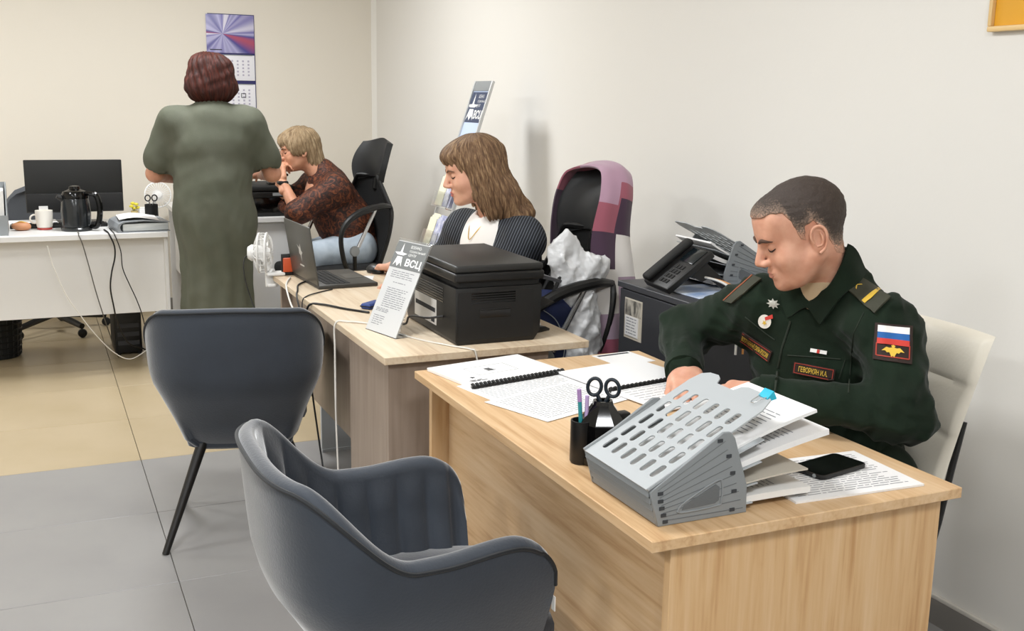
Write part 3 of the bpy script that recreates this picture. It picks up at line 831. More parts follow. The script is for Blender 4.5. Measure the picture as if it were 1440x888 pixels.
# ---- grey letter trays (five tiers)
M_TRAY = mat('tray_grey', '#7f8385', 0.42, bump=(300, 0.03)); M_TRAYL = mat('tray_light', '#a3a7a9', 0.40); M_TRAYD = mat('tray_dark', '#5d6062', 0.55)
M_SLOT = mat('slot_dark', '#33363a', 0.6)
def holed_plate(nx, ny, Lx, Ly, mgx, mgy, fill=(0.62, 0.55), skip=()):
    """plate with rounded slots, lying in z=0; x along the slope, y across"""
    b = MB(); cw, chh = (Lx - 2 * mgx) / nx, (Ly - 2 * mgy) / ny
    b.add([(0, 0, 0), (Lx, 0, 0), (Lx, mgy, 0), (0, mgy, 0)], [(0, 1, 2, 3)]); b.add([(0, Ly - mgy, 0), (Lx, Ly - mgy, 0), (Lx, Ly, 0), (0, Ly, 0)], [(0, 1, 2, 3)])
    b.add([(0, mgy, 0), (mgx, mgy, 0), (mgx, Ly - mgy, 0), (0, Ly - mgy, 0)], [(0, 1, 2, 3)]); b.add([(Lx - mgx, mgy, 0), (Lx, mgy, 0), (Lx, Ly - mgy, 0), (Lx - mgx, Ly - mgy, 0)], [(0, 1, 2, 3)])
    for i in range(nx):
        for j in range(ny):
            X0, Y0 = mgx + i * cw, mgy + j * chh; X1, Y1 = X0 + cw, Y0 + chh
            if (i, j) in skip: b.add([(X0, Y0, 0), (X1, Y0, 0), (X1, Y1, 0), (X0, Y1, 0)], [(0, 1, 2, 3)]); continue
            dx, dy = cw * (1 - fill[0]) / 2, chh * (1 - fill[1]) / 2
            inn = rrect(X0 + dx, Y0 + dy, X1 - dx, Y1 - dy, 0.42 * min(cw * fill[0], chh * fill[1]), 4); out = []
            for k, (x, y) in enumerate(inn):
                q, a = divmod(k, 5); lo_first = a < 2; mid = a == 2
                cxr, cyr = (X1, Y1) if q == 0 else (X0, Y1) if q == 1 else (X0, Y0) if q == 2 else (X1, Y0)
                if mid: out.append((cxr, cyr))
                elif (q in (0, 2)) == lo_first: out.append((cxr, y))
                else: out.append((x, cyr))
            n = len(inn)
            b.add([(x, y, 0) for x, y in inn] + [(x, y, 0) for x, y in out], [(k, (k + 1) % n, n + (k + 1) % n, n + k) for k in range(n)])
    return b
def letter_trays(label, M):
    W = 0.237; t = thing('letter_tray', label, 'letter tray', tuple(M.translation))
    side = [(0.003, 0), (-0.015, 0.064), (-0.006, 0.071), (0.128, 0.154), (0.143, 0.153), (0.153, 0.141), (0.180, 0.062), (0.184, 0.05), (0.186, 0.0)]
    for y0, y1, sg in ((0, 0.006, -1), (W - 0.006, W, 1)):
        sp = MB().prism(side, y0, y1, 'y', bev=0.0012, seg=1).build('side_panel', M_TRAY, t, M=M)
        yf = y0 - 0.0004 if sg < 0 else y1 + 0.0004
        loop = [(0.045, 0.020), (0.048, 0.034), (0.118, 0.068), (0.130, 0.060), (0.130, 0.030), (0.120, 0.022)]
        MB().tube([(a, yf, c) for a, c in loop + [loop[0], loop[1]]], 0.0018, 6, 4).build('handle_rim', M_TRAY, sp, M=M)
        MB().prism([(0.050, 0.024), (0.053, 0.032), (0.117, 0.062), (0.125, 0.056), (0.125, 0.032), (0.117, 0.027)], yf - 0.0006, yf + 0.0006, 'y').build('handle_recess', M_TRAYD, sp, M=M)
        b = MB()
        for k in range(9):
            f = k / 8; z0 = 0.008 + 0.056 * f; p0 = (0.004 - 0.016 * f, z0); p1 = (0.183 - 0.045 * f, 0.010 + 0.128 * f)
            b.tube([(p0[0] + 0.012, yf, p0[1] + 0.002), (p1[0] - 0.006, yf, p1[1])], 0.0007, 4, smooth=False)
        b.build('rib_lines', M_TRAYD, sp, M=M)
        b = MB()
        for a, c in ((0.018, 0.008), (0.014, 0.020), (0.010, 0.033), (0.007, 0.046), (0.006, 0.060), (0.155, 0.010), (0.157, 0.044), (0.152, 0.078), (0.142, 0.110), (0.122, 0.140)):
            b.box((a - 0.006, yf - 0.0012, c - 0.003), (a + 0.004, yf + 0.0012, c + 0.003))
        b.build('latch_slot', M_SLOT, sp, M=M)['kind'] = 'stuff'
    for k in range(5):
        z0 = 0.002 + 0.0128 * k; xo = 0.002 - 0.0045 * k
        MB().box((xo, 0.006, z0), (xo + 0.004, W - 0.006, z0 + 0.0115), 0.001, 1).build('front_lip', M_TRAY, t, M=M)
        if k < 4:
            an = (2, 8, 14, 20)[k]; Mp = M @ Matrix.Translation((xo + 0.002, 0.006, z0 + 0.004)) @ Matrix.Rotation(-math.radians(an), 4, 'Y')
            MB().box((0, 0, -0.0012), (0.20 + 0.015 * k, W - 0.012, 0.0012), 0.0008, 1).build('tray_shelf', M_TRAYL, t, M=Mp)
    Mp = M @ Matrix.Translation((-0.017, 0.004, 0.066)) @ Matrix.Rotation(-math.radians(27.2), 4, 'Y')
    pl = holed_plate(5, 6, 0.255, W - 0.008, 0.022, 0.014, (0.80, 0.44), skip=())
    o = pl.build('top_tray', M_TRAYL, t, M=Mp, smooth=None)
    md = o.modifiers.new('thickness', 'SOLIDIFY'); md.thickness = 0.0026; md.offset = 0
    out = [(0.255, 0.0), (0.285, 0.012), (0.292, 0.030), (0.292, 0.085), (0.286, 0.10), (0.272, 0.108), (0.272, 0.16), (0.286, 0.168), (0.292, 0.18), (0.290, 0.205), (0.280, 0.222), (0.255, 0.229)]
    MB().prism(out, -0.0013, 0.0013).build('tray_lip', M_TRAYL, t, M=Mp)
    for y in (0.0, W - 0.008): MB().tube([tuple(Mp @ Vector((0.0, y, 0.002))), tuple(Mp @ Vector((0.168, y, 0.002)))], 0.0032, 6, smooth=False).build('rim_rail', M_TRAY, t)
    return t, Mp
MT = T_(0.931, 1.453, DZ)
t1, MPL = letter_trays('grey five-tier letter trays with slotted top at the front corner of the oak desk', MT)
MT2 = Matrix.Translation((2.195, 3.045, 0.8725)) @ Matrix.Rotation(math.pi, 4, 'Z')
t2, MPL2 = letter_trays('grey five-tier letter trays on the dark cabinet, full of papers', MT2)
def tray_papers(label, M, x0, x1, y0, y1, z0, ang, th, sag=0.0, rows=0, seed=0, m=None, twist=0.0):
    t = thing('paper_stack', label, 'papers', tuple(M @ Vector(((x0 + x1) / 2, (y0 + y1) / 2, z0))))
    G = []; tg = math.tan(math.radians(ang))
    for i in range(13):
        x = x0 + (x1 - x0) * i / 12; G.append([tuple(M @ Vector((x, y0 + (y1 - y0) * j / 4 + twist * i / 12, z0 + tg * (x - x0) - sag * max(0, (i / 12 - 0.55) / 0.45) ** 2))) for j in range(5)])
    MB().sheet(G, th, up=(0, 0, 1)).build('sheets', m or M_PAPER, t)
    if rows:
        b = mb_lines(y1 - y0, 0.14, rows, seed=seed, margin=0.03); vs = []
        for (a, c, d) in b.v:
            x = x1 - 0.17 + c; i = (x - x0) / (x1 - x0)
            vs.append(tuple(M @ Vector((x, y0 + a + twist * i, z0 + tg * (x - x0) - sag * max(0, (i - 0.55) / 0.45) ** 2 + th + 0.0006))))
        MB().add(vs, b.f).build('print', M_INK, t)
    return t
tray_papers('thick stack of papers in the lowest tier of the desk letter trays', MT, 0.01, 0.335, 0.012, 0.222, 0.0078, 1.5, 0.012, 0.004, rows=8, seed=21, m=M_PAPER2)
tray_papers('beige folder sticking out of the second tier of the desk letter trays', MT, 0.005, 0.325, 0.010, 0.215, 0.0225, 8, 0.003, 0.01, m=mat('folder_grey', '#bcb5a8', 0.6))
tray_papers('printed papers in the third tier of the desk letter trays, reaching furthest out', MT, 0.004, 0.370, 0.012, 0.224, 0.0358, 14, 0.011, 0.008, rows=9, seed=23)
tray_papers('loose papers in the upper tier of the desk letter trays, under the slotted top', MT, 0.003, 0.345, 0.02, 0.226, 0.0488, 20, 0.006, 0.012, rows=9, seed=24)
tray_papers('thick stack of papers low in the cabinet letter trays', MT2, 0.01, 0.215, 0.012, 0.222, 0.0078, 1.5, 0.012, 0.0)
tray_papers('fanned papers in the middle of the cabinet letter trays', MT2, 0.004, 0.225, 0.012, 0.224, 0.0358, 14, 0.012, -0.01, m=M_PAPER2)
tray_papers('loose sheets in the upper tier of the cabinet letter trays', MT2, 0.003, 0.235, 0.02, 0.226, 0.0488, 20, 0.006, -0.015)
# blue binder clip on the top tray
t = thing('binder_clip', 'bright blue binder clip on the slotted tray edge', 'binder clip', tuple(MPL @ Vector((0.288, 0.02, 0))))
MB().prism([(0, -0.008), (0.016, -0.0032), (0.016, 0.0032), (0, 0.008), (-0.002, 0.008), (-0.002, -0.008)], 0.018, 0.044, 'y').build('clip_body', mat('clip_blue', '#1fa9c4', 0.35), t, M=MPL @ Matrix.Translation((0.298, 0, 0)) @ Matrix.Rotation(math.pi, 4, 'Z') @ Matrix.Translation((0, -0.062, 0)))
MB().tube([tuple(MPL @ Vector(p)) for p in ((0.284, 0.022, 0.004), (0.262, 0.026, 0.007), (0.258, 0.031, 0.007), (0.262, 0.036, 0.007), (0.284, 0.040, 0.004))], 0.0008, 6).build('wire_arm', M_CHROME, t)

# ------------------------------------------------------------------ on the printer desk
t = thing('laptop', 'open dark grey laptop seen from behind its lid, facing the woman in navy', 'laptop', (1.05, 4.04, DZ))
M = T_(0.936, 4.225, DZ, -87.5)   # local x along hinge towards the camera, local y towards the user
MB().box((0, 0.0, 0), (0.352, 0.235, 0.015), 0.004, 2).build('base', mat('laptop_grey', '#3a3936', 0.4), t, M=M)
kb = MB()
for r in range(5):
    for c in range(14): kb.box((0.018 + c * 0.0227, 0.035 + r * 0.0195, 0.0152), (0.018 + c * 0.0227 + 0.0195, 0.035 + r * 0.0195 + 0.0165, 0.0168))
kb.build('keyboard_keys', M_BLACKM, t, M=M)
MB().box((0.12, 0.150, 0.0152), (0.225, 0.218, 0.0156)).build('touchpad', mat('touchpad', '#4b4a47', 0.35), t, M=M)
ML = M @ Matrix.Translation((0, 0.004, 0.015)) @ Matrix.Rotation(math.radians(8), 4, 'X')
lid = MB().box((0, -0.007, 0), (0.352, 0.0, 0.222), 0.003, 2).build('lid', mat('lid_grey', '#4a4944', 0.38), t, M=ML)
MB().box((0.008, 0.0, 0.012), (0.344, 0.0006, 0.215)).build('screen', M_BLACKG, lid, M=ML)
lg = [(0.13, 0.135), (0.155, 0.118), (0.150, 0.100), (0.168, 0.095), (0.172, 0.07), (0.18, 0.097), (0.198, 0.108), (0.182, 0.116), (0.178, 0.142), (0.166, 0.124)]
MB().add([(a + 0.01, -0.0073, c + 0.0) for a, c in lg], [tuple(range(len(lg)))]).add([(0.15, -0.0073, 0.052), (0.205, -0.0073, 0.052), (0.205, -0.0073, 0.058), (0.15, -0.0073, 0.058)], [(0, 1, 2, 3)]).build('lid_logo', mat('logo_silver', '#c8c6c0', 0.4), lid, M=ML)
t = thing('computer_mouse', 'black mouse under the right hand of the woman in navy', 'mouse', (1.27, 4.19, DZ))
sdf_obj('shell', [('+', ell((0, 0, 0.010), (0.031, 0.054, 0.026))), ('&', half((0, 0, 0.0005), (0, 0, -1)), 0.004)], (-0.05, -0.07, -0.01), (0.05, 0.07, 0.05), 0.004, M_BLACK, t, T_(1.268, 4.190, DZ, 12))
MB().tube([(1.255, 4.235, DZ + 0.008), (1.22, 4.25, DZ + 0.004), (1.15, 4.235, DZ + 0.004), (1.10, 4.215, DZ + 0.004), (1.04, 4.23, DZ + 0.004), (0.985, 4.236, DZ + 0.008)], 0.002, 6).build('cable', M_BLACK, t)
paper('small blank note sheet on the desk beside the laptop keyboard', T_(1.205, 4.02, DZ, 70), 0.10, 0.045)
# clip fan
t = thing('desk_fan', 'small white clip-on fan at the far corner of the printer desk', 'fan', (0.85, 4.25, 0.72))
FM = Matrix.Translation((0.845, 4.285, 0.838)) @ Matrix.Rotation(math.radians(-18), 4, 'Z') @ Matrix.Rotation(math.radians(90), 4, 'Y')
M_FANW = mat('fan_white', '#e9e8e5', 0.4)
b = MB().torus((0, 0, 0), 0.078, 0.005, FM.to_3x3().to_4x4(), 30, 8).torus((0, 0, 0), 0.078, 0.004, (FM.to_3x3().to_4x4() @ Matrix.Translation((0, 0, -0.03))), 30, 8)
for k in range(18):
    a = 2 * math.pi * k / 18; q = lambda r, z: tuple(FM.to_3x3() @ Vector((r * math.cos(a), r * math.sin(a), z)))
    b.tube([q(0.02, 0.018), q(0.055, 0.018), q(0.077, 0.0), q(0.077, -0.03), q(0.05, -0.045), q(0.028, -0.05)], 0.0014, 5, 3)
b.build('cage', M_FANW, t, M=Matrix.Translation(FM.translation))
MB().lathe([(0.0, 0.016), (0.020, 0.015), (0.022, 0.0), (0.030, -0.02), (0.034, -0.06), (0.024, -0.075), (0.0, -0.078)], 20, M=FM, cap=False).build('motor_housing', M_FANW, t)
for k in range(4):
    a = math.pi / 2 * k + 0.4
    MB().sheet([[tuple(FM @ Vector((r * math.cos(a + s * 0.32), r * math.sin(a + s * 0.32), -0.012 + 0.014 * s))) for s in (-1, 0, 1)] for r in (0.02, 0.045, 0.068)], 0.0012).build('blade', M_FANW, t)
MB().tube([(0.838, 4.285, 0.80), (0.848, 4.275, 0.772), (0.862, 4.262, 0.762)], [0.012, 0.012, 0.014], 8).box((0.835, 4.225, 0.7515), (0.905, 4.29, 0.763), 0.004).box((0.835, 4.265, 0.70), (0.88, 4.285, 0.762), 0.004).box((0.838, 4.235, 0.706), (0.878, 4.285, 0.716), 0.003).build('clamp', M_FANW, t)
# black caddy with an orange case
t = thing('desk_caddy', 'black desktop caddy holding an orange case behind the laptop lid', 'caddy', (0.955, 4.243, DZ))
bx = MB().box((0.875, 4.232, DZ), (0.975, 4.258, DZ + 0.012), 0.002).box((0.895, 4.250, DZ), (0.975, 4.258, DZ + 0.085), 0.002).box((0.935, 4.252, DZ + 0.08), (0.975, 4.259, DZ + 0.13), 0.003).build('holder', M_BLACK, t)
MB().box((0.90, 4.236, DZ + 0.012), (0.955, 4.249, DZ + 0.07), 0.004).build('orange_case', mat('orange_plastic', '#c9542c', 0.5), t)
# blue glasses case
t = thing('glasses_case', 'dark blue soft case lying behind the acrylic sign', 'case', (1.03, 3.5, DZ))
MB().box((-0.045, -0.02, 0), (0.045, 0.022, 0.020), 0.008, 3).build('shell', mat('case_blue', '#2a3f7a', 0.6), t, M=T_(1.042, 3.478, DZ, 40))
MB().box((-0.046, -0.021, 0.008), (0.046, 0.023, 0.0125), 0.002).build('zip_band', M_BLACKM, t, M=T_(1.042, 3.478, DZ, 40))
# ---- multifunction printer
t = thing('printer', 'black multifunction printer on the near end of the pale oak desk', 'printer', (1.24, 3.05, DZ))
x0, x1, y0, y1 = 1.098, 1.372, 2.835, 3.275
MB().prism([(x0, DZ + 0.012), (x0 + 0.006, DZ), (x1 - 0.02, DZ), (x1, DZ + 0.03), (x1 + 0.004, DZ + 0.12), (x1 + 0.004, DZ + 0.17), (x0, DZ + 0.17)], y0, y1, 'y', bev=0.004).build('body', M_BLACK, t)
MB().box((x0 + 0.012, y0 + 0.006, DZ + 0.168), (x1 - 0.004, y1 - 0.01, DZ + 0.192), 0.003).build('neck', M_BLACKM, t)
MB().box((x0 - 0.006, y0 - 0.010, DZ + 0.188), (x1 + 0.006, y1 + 0.01, DZ + 0.214), 0.006, 3).build('scanner_bed', M_BLACK, t)
MB().box((x0 - 0.002, y0 - 0.006, DZ + 0.214), (x1 + 0.004, y1 + 0.008, DZ + 0.236), 0.007, 3).build('scanner_lid', mat('lid_black', '#242423', 0.45), t)
for k in range(5): MB().box((x0 + 0.05, y0 - 0.0012, DZ + 0.122 + 0.007 * k), (x0 + 0.19, y0 + 0.001, DZ + 0.1255 + 0.007 * k)).build('vent_slot', M_BLACKG, t)
for k in range(6): MB().box((x0 - 0.0012, y0 + 0.10, DZ + 0.112 + 0.008 * k), (x0 + 0.001, y0 + 0.36, DZ + 0.1155 + 0.008 * k)).build('vent_slot', M_BLACKG, t)
hg = MB().box((x0 + 0.075, y0 - 0.0016, DZ + 0.078), (x0 + 0.175, y0 + 0.001, DZ + 0.104), 0.0008, 1).build('handle_recess', M_BLACKG, t)
MB().box((x0 + 0.078, y0 - 0.003, DZ + 0.100), (x0 + 0.172, y0, DZ + 0.105), 0.001).build('recess_lip', M_BLACK, hg)
MB().prism(rrect(x0 + 0.008, DZ + 0.014, x1 - 0.025, DZ + 0.158, 0.006), y0 - 0.0009, y0, 'y').build('rear_panel', mat('black_panel', '#161616', 0.5), t)
lb = MB().box((x0 - 0.0008, y0 + 0.16, DZ + 0.030), (x0, y0 + 0.36, DZ + 0.108)).build('rating_label', mat('label_white', '#d6d4cf', 0.5), t)
MB().box((x0 - 0.0012, y0 + 0.17, DZ + 0.068), (x0 - 0.0008, y0 + 0.35, DZ + 0.082)).box((x0 - 0.0012, y0 + 0.175, DZ + 0.036), (x0 - 0.0008, y0 + 0.205, DZ + 0.05)).build('label_print', M_INKD, lb)
MB().tube([(x0 - 0.001, y0 + 0.10, DZ + 0.07), (x0 - 0.04, y0 + 0.13, DZ + 0.062), (x0 - 0.055, y0 + 0.25, DZ + 0.045), (x0 - 0.05, y0 + 0.32, DZ + 0.006), (x0 - 0.08, y0 + 0.46, DZ + 0.005)], 0.0035, 8).build('power_cable', M_BLACK, t)
MB().prism([(0, 0), (0.075, -0.02), (0.078, -0.012), (0.0, 0.012)], y0 + 0.02, y1 - 0.02, 'y', M=Matrix.Translation((x1 + 0.002, 0, DZ + 0.185))).build('control_panel', M_DGREY, t)
MB().prism([(0, 0), (0.085, 0.032), (0.084, 0.037), (0, 0.006)], y0 + 0.08, y1 - 0.08, 'y', M=Matrix.Translation((x1 + 0.001, 0, DZ + 0.060))).build('paper_tray', M_BLACK, t)
# stapler and small papers beside the printer
t = thing('stapler', 'black stapler lying beside the printer', 'stapler', (1.42, 2.93, DZ))
MB().prism([(-0.05, 0), (0.05, 0), (0.052, 0.006), (0.03, 0.016), (-0.045, 0.022), (-0.052, 0.012)], -0.013, 0.013, 'y', bev=0.002).build('body', M_BLACK, t, M=T_(1.405, 2.93, DZ, 25))
paper('small white note pad by the printer', T_(1.385, 2.98, DZ, 15), 0.07, 0.09, th=0.012)
# ---- acrylic sign holder
M_ACR = mat('acrylic', '#f4f6f6', 0.05, trans=0.95, ior=1.2)
t = thing('sign_holder', 'leaning acrylic sign with a star emblem standing beside the printer', 'sign', (0.94, 3.07, DZ))
b0, b1 = Vector((0.920, 3.155, DZ + 0.001)), Vector((0.962, 2.982, DZ + 0.001)); tu = Vector((0.118, 0.048, 0.272))
xd = (b1 - b0); Wd = xd.length; Hd = tu.length
xh = xd.normalized(); yh = (tu - xh * tu.dot(xh)).normalized(); zh = xh.cross(yh)
MS = Matrix(((xh.x, yh.x, zh.x, b0.x), (xh.y, yh.y, zh.y, b0.y), (xh.z, yh.z, zh.z, b0.z), (0, 0, 0, 1)))
MB().box((-0.003, 0, -0.0045), (Wd + 0.003, Hd + 0.006, -0.003), 0.0005, 1).build('back_plate', M_ACR, t, M=MS)
nfoot = Vector((-zh.x, -zh.y, 0)).normalized()
MB().prism([(0, 0), (0.055, 0), (0.055, 0.002), (0, 0.002)], 0, Wd, 'y', M=Matrix(((nfoot.x, xh.x, 0, b0.x), (nfoot.y, xh.y, 0, b0.y), (0, 0, 1, DZ), (0, 0, 0, 1)))).build('foot', M_ACR, t)
card = MB().box((0.001, 0.002, -0.0028), (Wd - 0.001, Hd - 0.002, -0.001)).build('printed_card', mat('card_grey_white', '#c4c5c5', 0.5), t, M=MS)
M_BAND = mat('sign_band', '#6f7272', 0.5); M_BWH = mat('sign_white', '#f1f1ef', 0.5)
def vsc_header(parent, M, W, H0, H1, mband, mwhite, z):
    MB().box((0.0, H0, z), (W, H1, z + 0.0004)).build('header_band', mband, parent, M=M)
    h = H1 - H0; z2 = z + 0.0006
    cx, cy, R = W * 0.22, H0 + h * 0.50, h * 0.46
    up = [(cx, cy + R), (cx + R * 0.16, cy + R * 0.22), (cx + R * 0.9, cy + R * 0.16), (cx + R * 0.42, cy - R * 0.02), (cx - R * 0.42, cy - R * 0.02), (cx - R * 0.9, cy + R * 0.16), (cx - R * 0.16, cy + R * 0.22)]
    dn = [(cx - R * 0.36, cy - R * 0.14), (cx + R * 0.36, cy - R * 0.14), (cx + R * 0.62, cy - R * 0.95), (cx + R * 0.30, cy - R * 0.62), (cx, cy - R * 0.95), (cx - R * 0.30, cy - R * 0.62), (cx - R * 0.62, cy - R * 0.95)]
    ov = [(cx + R * 0.14 * math.cos(a), cy + R * 0.42 + R * 0.16 * math.sin(a)) for a in np.linspace(0, 6.28, 11)[:-1]]
    MB().add([(a, b, z2) for a, b in up], [(0, 1, 6), (1, 2, 3), (1, 3, 4, 6), (6, 4, 5)]).add([(a, b, z2) for a, b in dn], [(0, 1, 3), (1, 2, 3), (0, 3, 4), (0, 4, 5), (0, 5, 6)]).build('star_emblem', mwhite, parent, M=M)
    for k, s in enumerate(('ВОЕННО-', 'СОЦИАЛЬНЫЙ', 'ЦЕНТР')):
        mb_text(s, M, W * (0.34, 0.48, 0.24)[k], h * 0.115, W * 0.46, H0 + h * (0.80 - 0.155 * k), z2).build('heading_text', mwhite, parent)
    mb_text('ВСЦ', M, W * 0.50, h * 0.34, W * 0.45, H0 + h * 0.07, z2, bold=0.03).build('heading_text', mwhite, parent)
vsc_header(card, MS, Wd, Hd * 0.70, Hd * 0.985, M_BAND, M_BWH, -0.0009)
rows = MB()
for (a, b, c, d, n, sd) in ((0.15, 0.85, 0.60, 0.665, 4, 1), (0.3, 0.7, 0.54, 0.545, 1, 2), (0.2, 0.85, 0.28, 0.48, 10, 3), (0.1, 0.5, 0.22, 0.25, 3, 4), (0.1, 0.45, 0.08, 0.17, 5, 5)):
    q = mb_lines(Wd, Hd, n, seed=sd, z=-0.0008, x0=a * Wd, x1=b * Wd, y0=c * Hd, y1=d * Hd, lh=0.0022); rows.add(q.v, q.f)
rows.build('print', M_INK, card, M=MS)
# ---- cables of the printer desk
def cable(label, pts, r, m, name='cable', n=6):
    o = MB().tube(pts, r, 6, n).build(name, m, None, smooth=60); return tag(o, label, 'cable')
M_CABW = mat('cable_white', '#d9d5cd', 0.5); M_CABB = mat('cable_black', '#131313', 0.5)
cable('white cable hanging from the pale oak desk edge down to the floor', [(1.02, 3.12, DZ + 0.003), (0.96, 3.20, DZ + 0.003), (0.895, 3.26, DZ + 0.004), (0.858, 3.28, 0.745), (0.853, 3.27, 0.66), (0.850, 3.26, 0.45), (0.852, 3.245, 0.20), (0.845, 3.22, 0.05), (0.80, 3.20, 0.0055)], 0.0032, M_CABW)
cable('white cable crossing the desk in front of the printer', [(0.985, 3.05, DZ + 0.003), (1.03, 2.93, DZ + 0.003), (1.085, 2.83, DZ + 0.003), (1.12, 2.775, DZ + 0.003), (1.135, 2.762, 0.735), (1.15, 2.757, 0.60), (1.16, 2.755, 0.3)], 0.0026, M_CABW)
cable('black cable looping from the laptop over the desk edge', [(0.945, 4.05, DZ + 0.004), (0.90, 3.98, DZ + 0.004), (0.872, 3.87, DZ + 0.004), (0.853, 3.80, 0.742), (0.850, 3.72, 0.69), (0.850, 3.66, 0.655), (0.848, 3.60, 0.50), (0.850, 3.50, 0.30), (0.848, 3.38, 0.12), (0.84, 3.31, 0.02)], 0.0032, M_CABB)
cable('black power lead running along the printer desk edge to the bundle', [(1.0, 3.38, DZ + 0.004), (0.94, 3.47, DZ + 0.004), (0.89, 3.56, DZ + 0.005), (0.856, 3.62, 0.745), (0.848, 3.65, 0.69), (0.850, 3.66, 0.64)], 0.004, M_CABB)
cable('black cable from the fan dropping to the back of the armchair', [(0.80, 4.30, 0.83), (0.755, 4.28, 0.82), (0.745, 4.22, 0.74), (0.775, 4.10, 0.60), (0.82, 3.98, 0.545), (0.845, 3.85, 0.60), (0.851, 3.75, 0.68), (0.849, 3.68, 0.665)], 0.0026, M_CABB)
cable('white cable twisted round the bundle at the desk edge', [(0.91, 4.16, DZ + 0.004), (0.875, 4.06, DZ + 0.004), (0.855, 3.98, 0.742), (0.849, 3.88, 0.70), (0.8485, 3.78, 0.675), (0.8485, 3.68, 0.655), (0.8485, 3.62, 0.60), (0.849, 3.57, 0.50)], 0.0034, M_CABW)
cable('thin black cable hanging over the desk edge near the laptop corner', [(1.0, 3.855, DZ + 0.003), (0.93, 3.80, DZ + 0.003), (0.875, 3.74, DZ + 0.003), (0.854, 3.72, 0.735), (0.8495, 3.69, 0.66), (0.8495, 3.655, 0.58)], 0.0024, M_CABB)

# ------------------------------------------------------------------ chair 2: scarf and bags
def mat_scarf():
    m = bpy.data.materials.new('striped_scarf'); m.use_nodes = True; nt = m.node_tree; b = nt.nodes['Principled BSDF']; L = nt.links
    a = nt.nodes.new('ShaderNodeAttribute'); a.attribute_name = 'band'
    r = nt.nodes.new('ShaderNodeValToRGB'); r.color_ramp.interpolation = 'CONSTANT'
    cols = [(0.0, '#3b2338'), (0.16, '#94505f'), (0.30, '#a9879a'), (0.50, '#a9879a'), (0.56, '#94505f'), (0.64, '#3b2338'), (0.74, '#d5d0cb'), (0.86, '#9a8594'), (0.93, '#8a4558')]
    e = r.color_ramp.elements
    while len(e) < len(cols): e.new(0.5)
    for k, (p, c) in enumerate(cols): e[k].position = p; e[k].color = lin(c)
    L.new(a.outputs['Fac'], r.inputs['Fac']); L.new(r.outputs['Color'], b.inputs['Base Color']); b.inputs['Roughness'].default_value = 0.85; b.inputs['Sheen Weight'].default_value = 0.3
    return m
MC2 = Matrix.Translation(oc2.location) @ Matrix.Rotation(oc2.rotation_euler.z, 4, 'Z')
def band(path, half_w, lab, col_of, fold=0.008, thick=0.012, xoff=0.0, seed=1):
    """strip of cloth along a path (local x,y,z of the chair); it is half_w wide on each side along local x"""
    P = [np.array(p) for p in spline(path, 8)]; n = len(P); G = []; vals = []
    L_ = np.r_[0, np.cumsum([np.linalg.norm(P[i + 1] - P[i]) for i in range(n - 1)])]; L_ /= L_[-1]
    K = 17
    for i in range(n):
        tdir = P[min(i + 1, n - 1)] - P[max(i - 1, 0)]; tdir /= np.linalg.norm(tdir); xd = np.array((1.0, 0, 0)); xd -= tdir * (xd @ tdir); xd /= np.linalg.norm(xd); nd = np.cross(xd, tdir)
        hw_ = np.interp(L_[i], np.linspace(0, 1, len(half_w)), half_w); row = []
        for k in range(K):
            s = 2 * k / (K - 1) - 1
            row.append(tuple(MC2 @ Vector(P[i] + xd * s * hw_ + nd * (fold * math.sin(s * 5 + L_[i] * 6 + seed) * (0.3 + abs(L_[i] - 0.45)) - 0.02 * s * s))))
            vals.append(col_of(L_[i], s))
        G.append(row)
    return G, vals
sc = thing('scarf', 'striped mauve, white and plum scarf draped over the office chair headrest', 'scarf', tuple(MC2 @ Vector((-0.3, 0, 0.7))))
G, vals = band([(-0.255, -0.165, 0.92), (-0.265, -0.172, 1.02), (-0.29, -0.172, 1.13), (-0.315, -0.13, 1.215), (-0.335, 0.0, 1.245), (-0.325, 0.115, 1.225), (-0.30, 0.175, 1.14), (-0.27, 0.195, 1.0), (-0.255, 0.235, 0.88), (-0.255, 0.265, 0.74), (-0.255, 0.27, 0.58)], [0.055, 0.06, 0.062, 0.06, 0.07, 0.085, 0.095, 0.095], 'scarf', lambda l, s: min(max(l * 0.98 + (0.10 if (s < 0 and l > 0.5) else 0.0), 0), 0.999))
mbx = MB().sheet(G, 0.007)
so = link('cloth', mesh_from('cloth', mbx.v, mbx.f, 70), mat_scarf(), sc)
at_ = so.data.attributes.new('band', 'FLOAT', 'POINT')
vv = (vals + vals)[:len(so.data.vertices)]
at_.data.foreach_set('value', np.array(vv, np.float32))
# white plastic bag
bagc = np.array((1.70, 3.215, 0.50)); M_BAGW = mat('plastic_white', '#dedfe0', 0.22, trans=0.1, bump=(40, 0.4))
bo = [('+', ell(bagc + (0.0, 0, 0.17), (0.085, 0.055, 0.17))), ('+', ell(bagc + (-0.01, 0, 0.34), (0.075, 0.05, 0.12)), 0.05), ('+', ell(bagc + (-0.055, 0.0, 0.43), (0.055, 0.03, 0.085)), 0.04), ('+', ell(bagc + (0.05, 0.0, 0.40), (0.06, 0.035, 0.045)), 0.04), ('+', rc(bagc + (-0.06, 0, 0.46), bagc + (-0.05, 0, 0.53), 0.03, 0.006), 0.03), ('&', half((0, 0, 0.503), (0, 0, -1)), 0.01), ('d', ridge(0.014, 34, 61)), ('d', ridge(0.006, 90, 62))]
wb = sdf_obj('plastic_bag', bo, bagc + (-0.18, -0.12, -0.02), bagc + (0.18, 0.12, 0.60), 0.006, M_BAGW)
tag(wb, 'crumpled white plastic bag on the office chair beside the striped scarf', 'bag')
t = thing('tote_bag', 'dark blue bag with black handles between the printer and the white plastic bag', 'bag', (1.56, 3.12, 0.5))
bc = np.array((1.60, 3.235, 0.50))
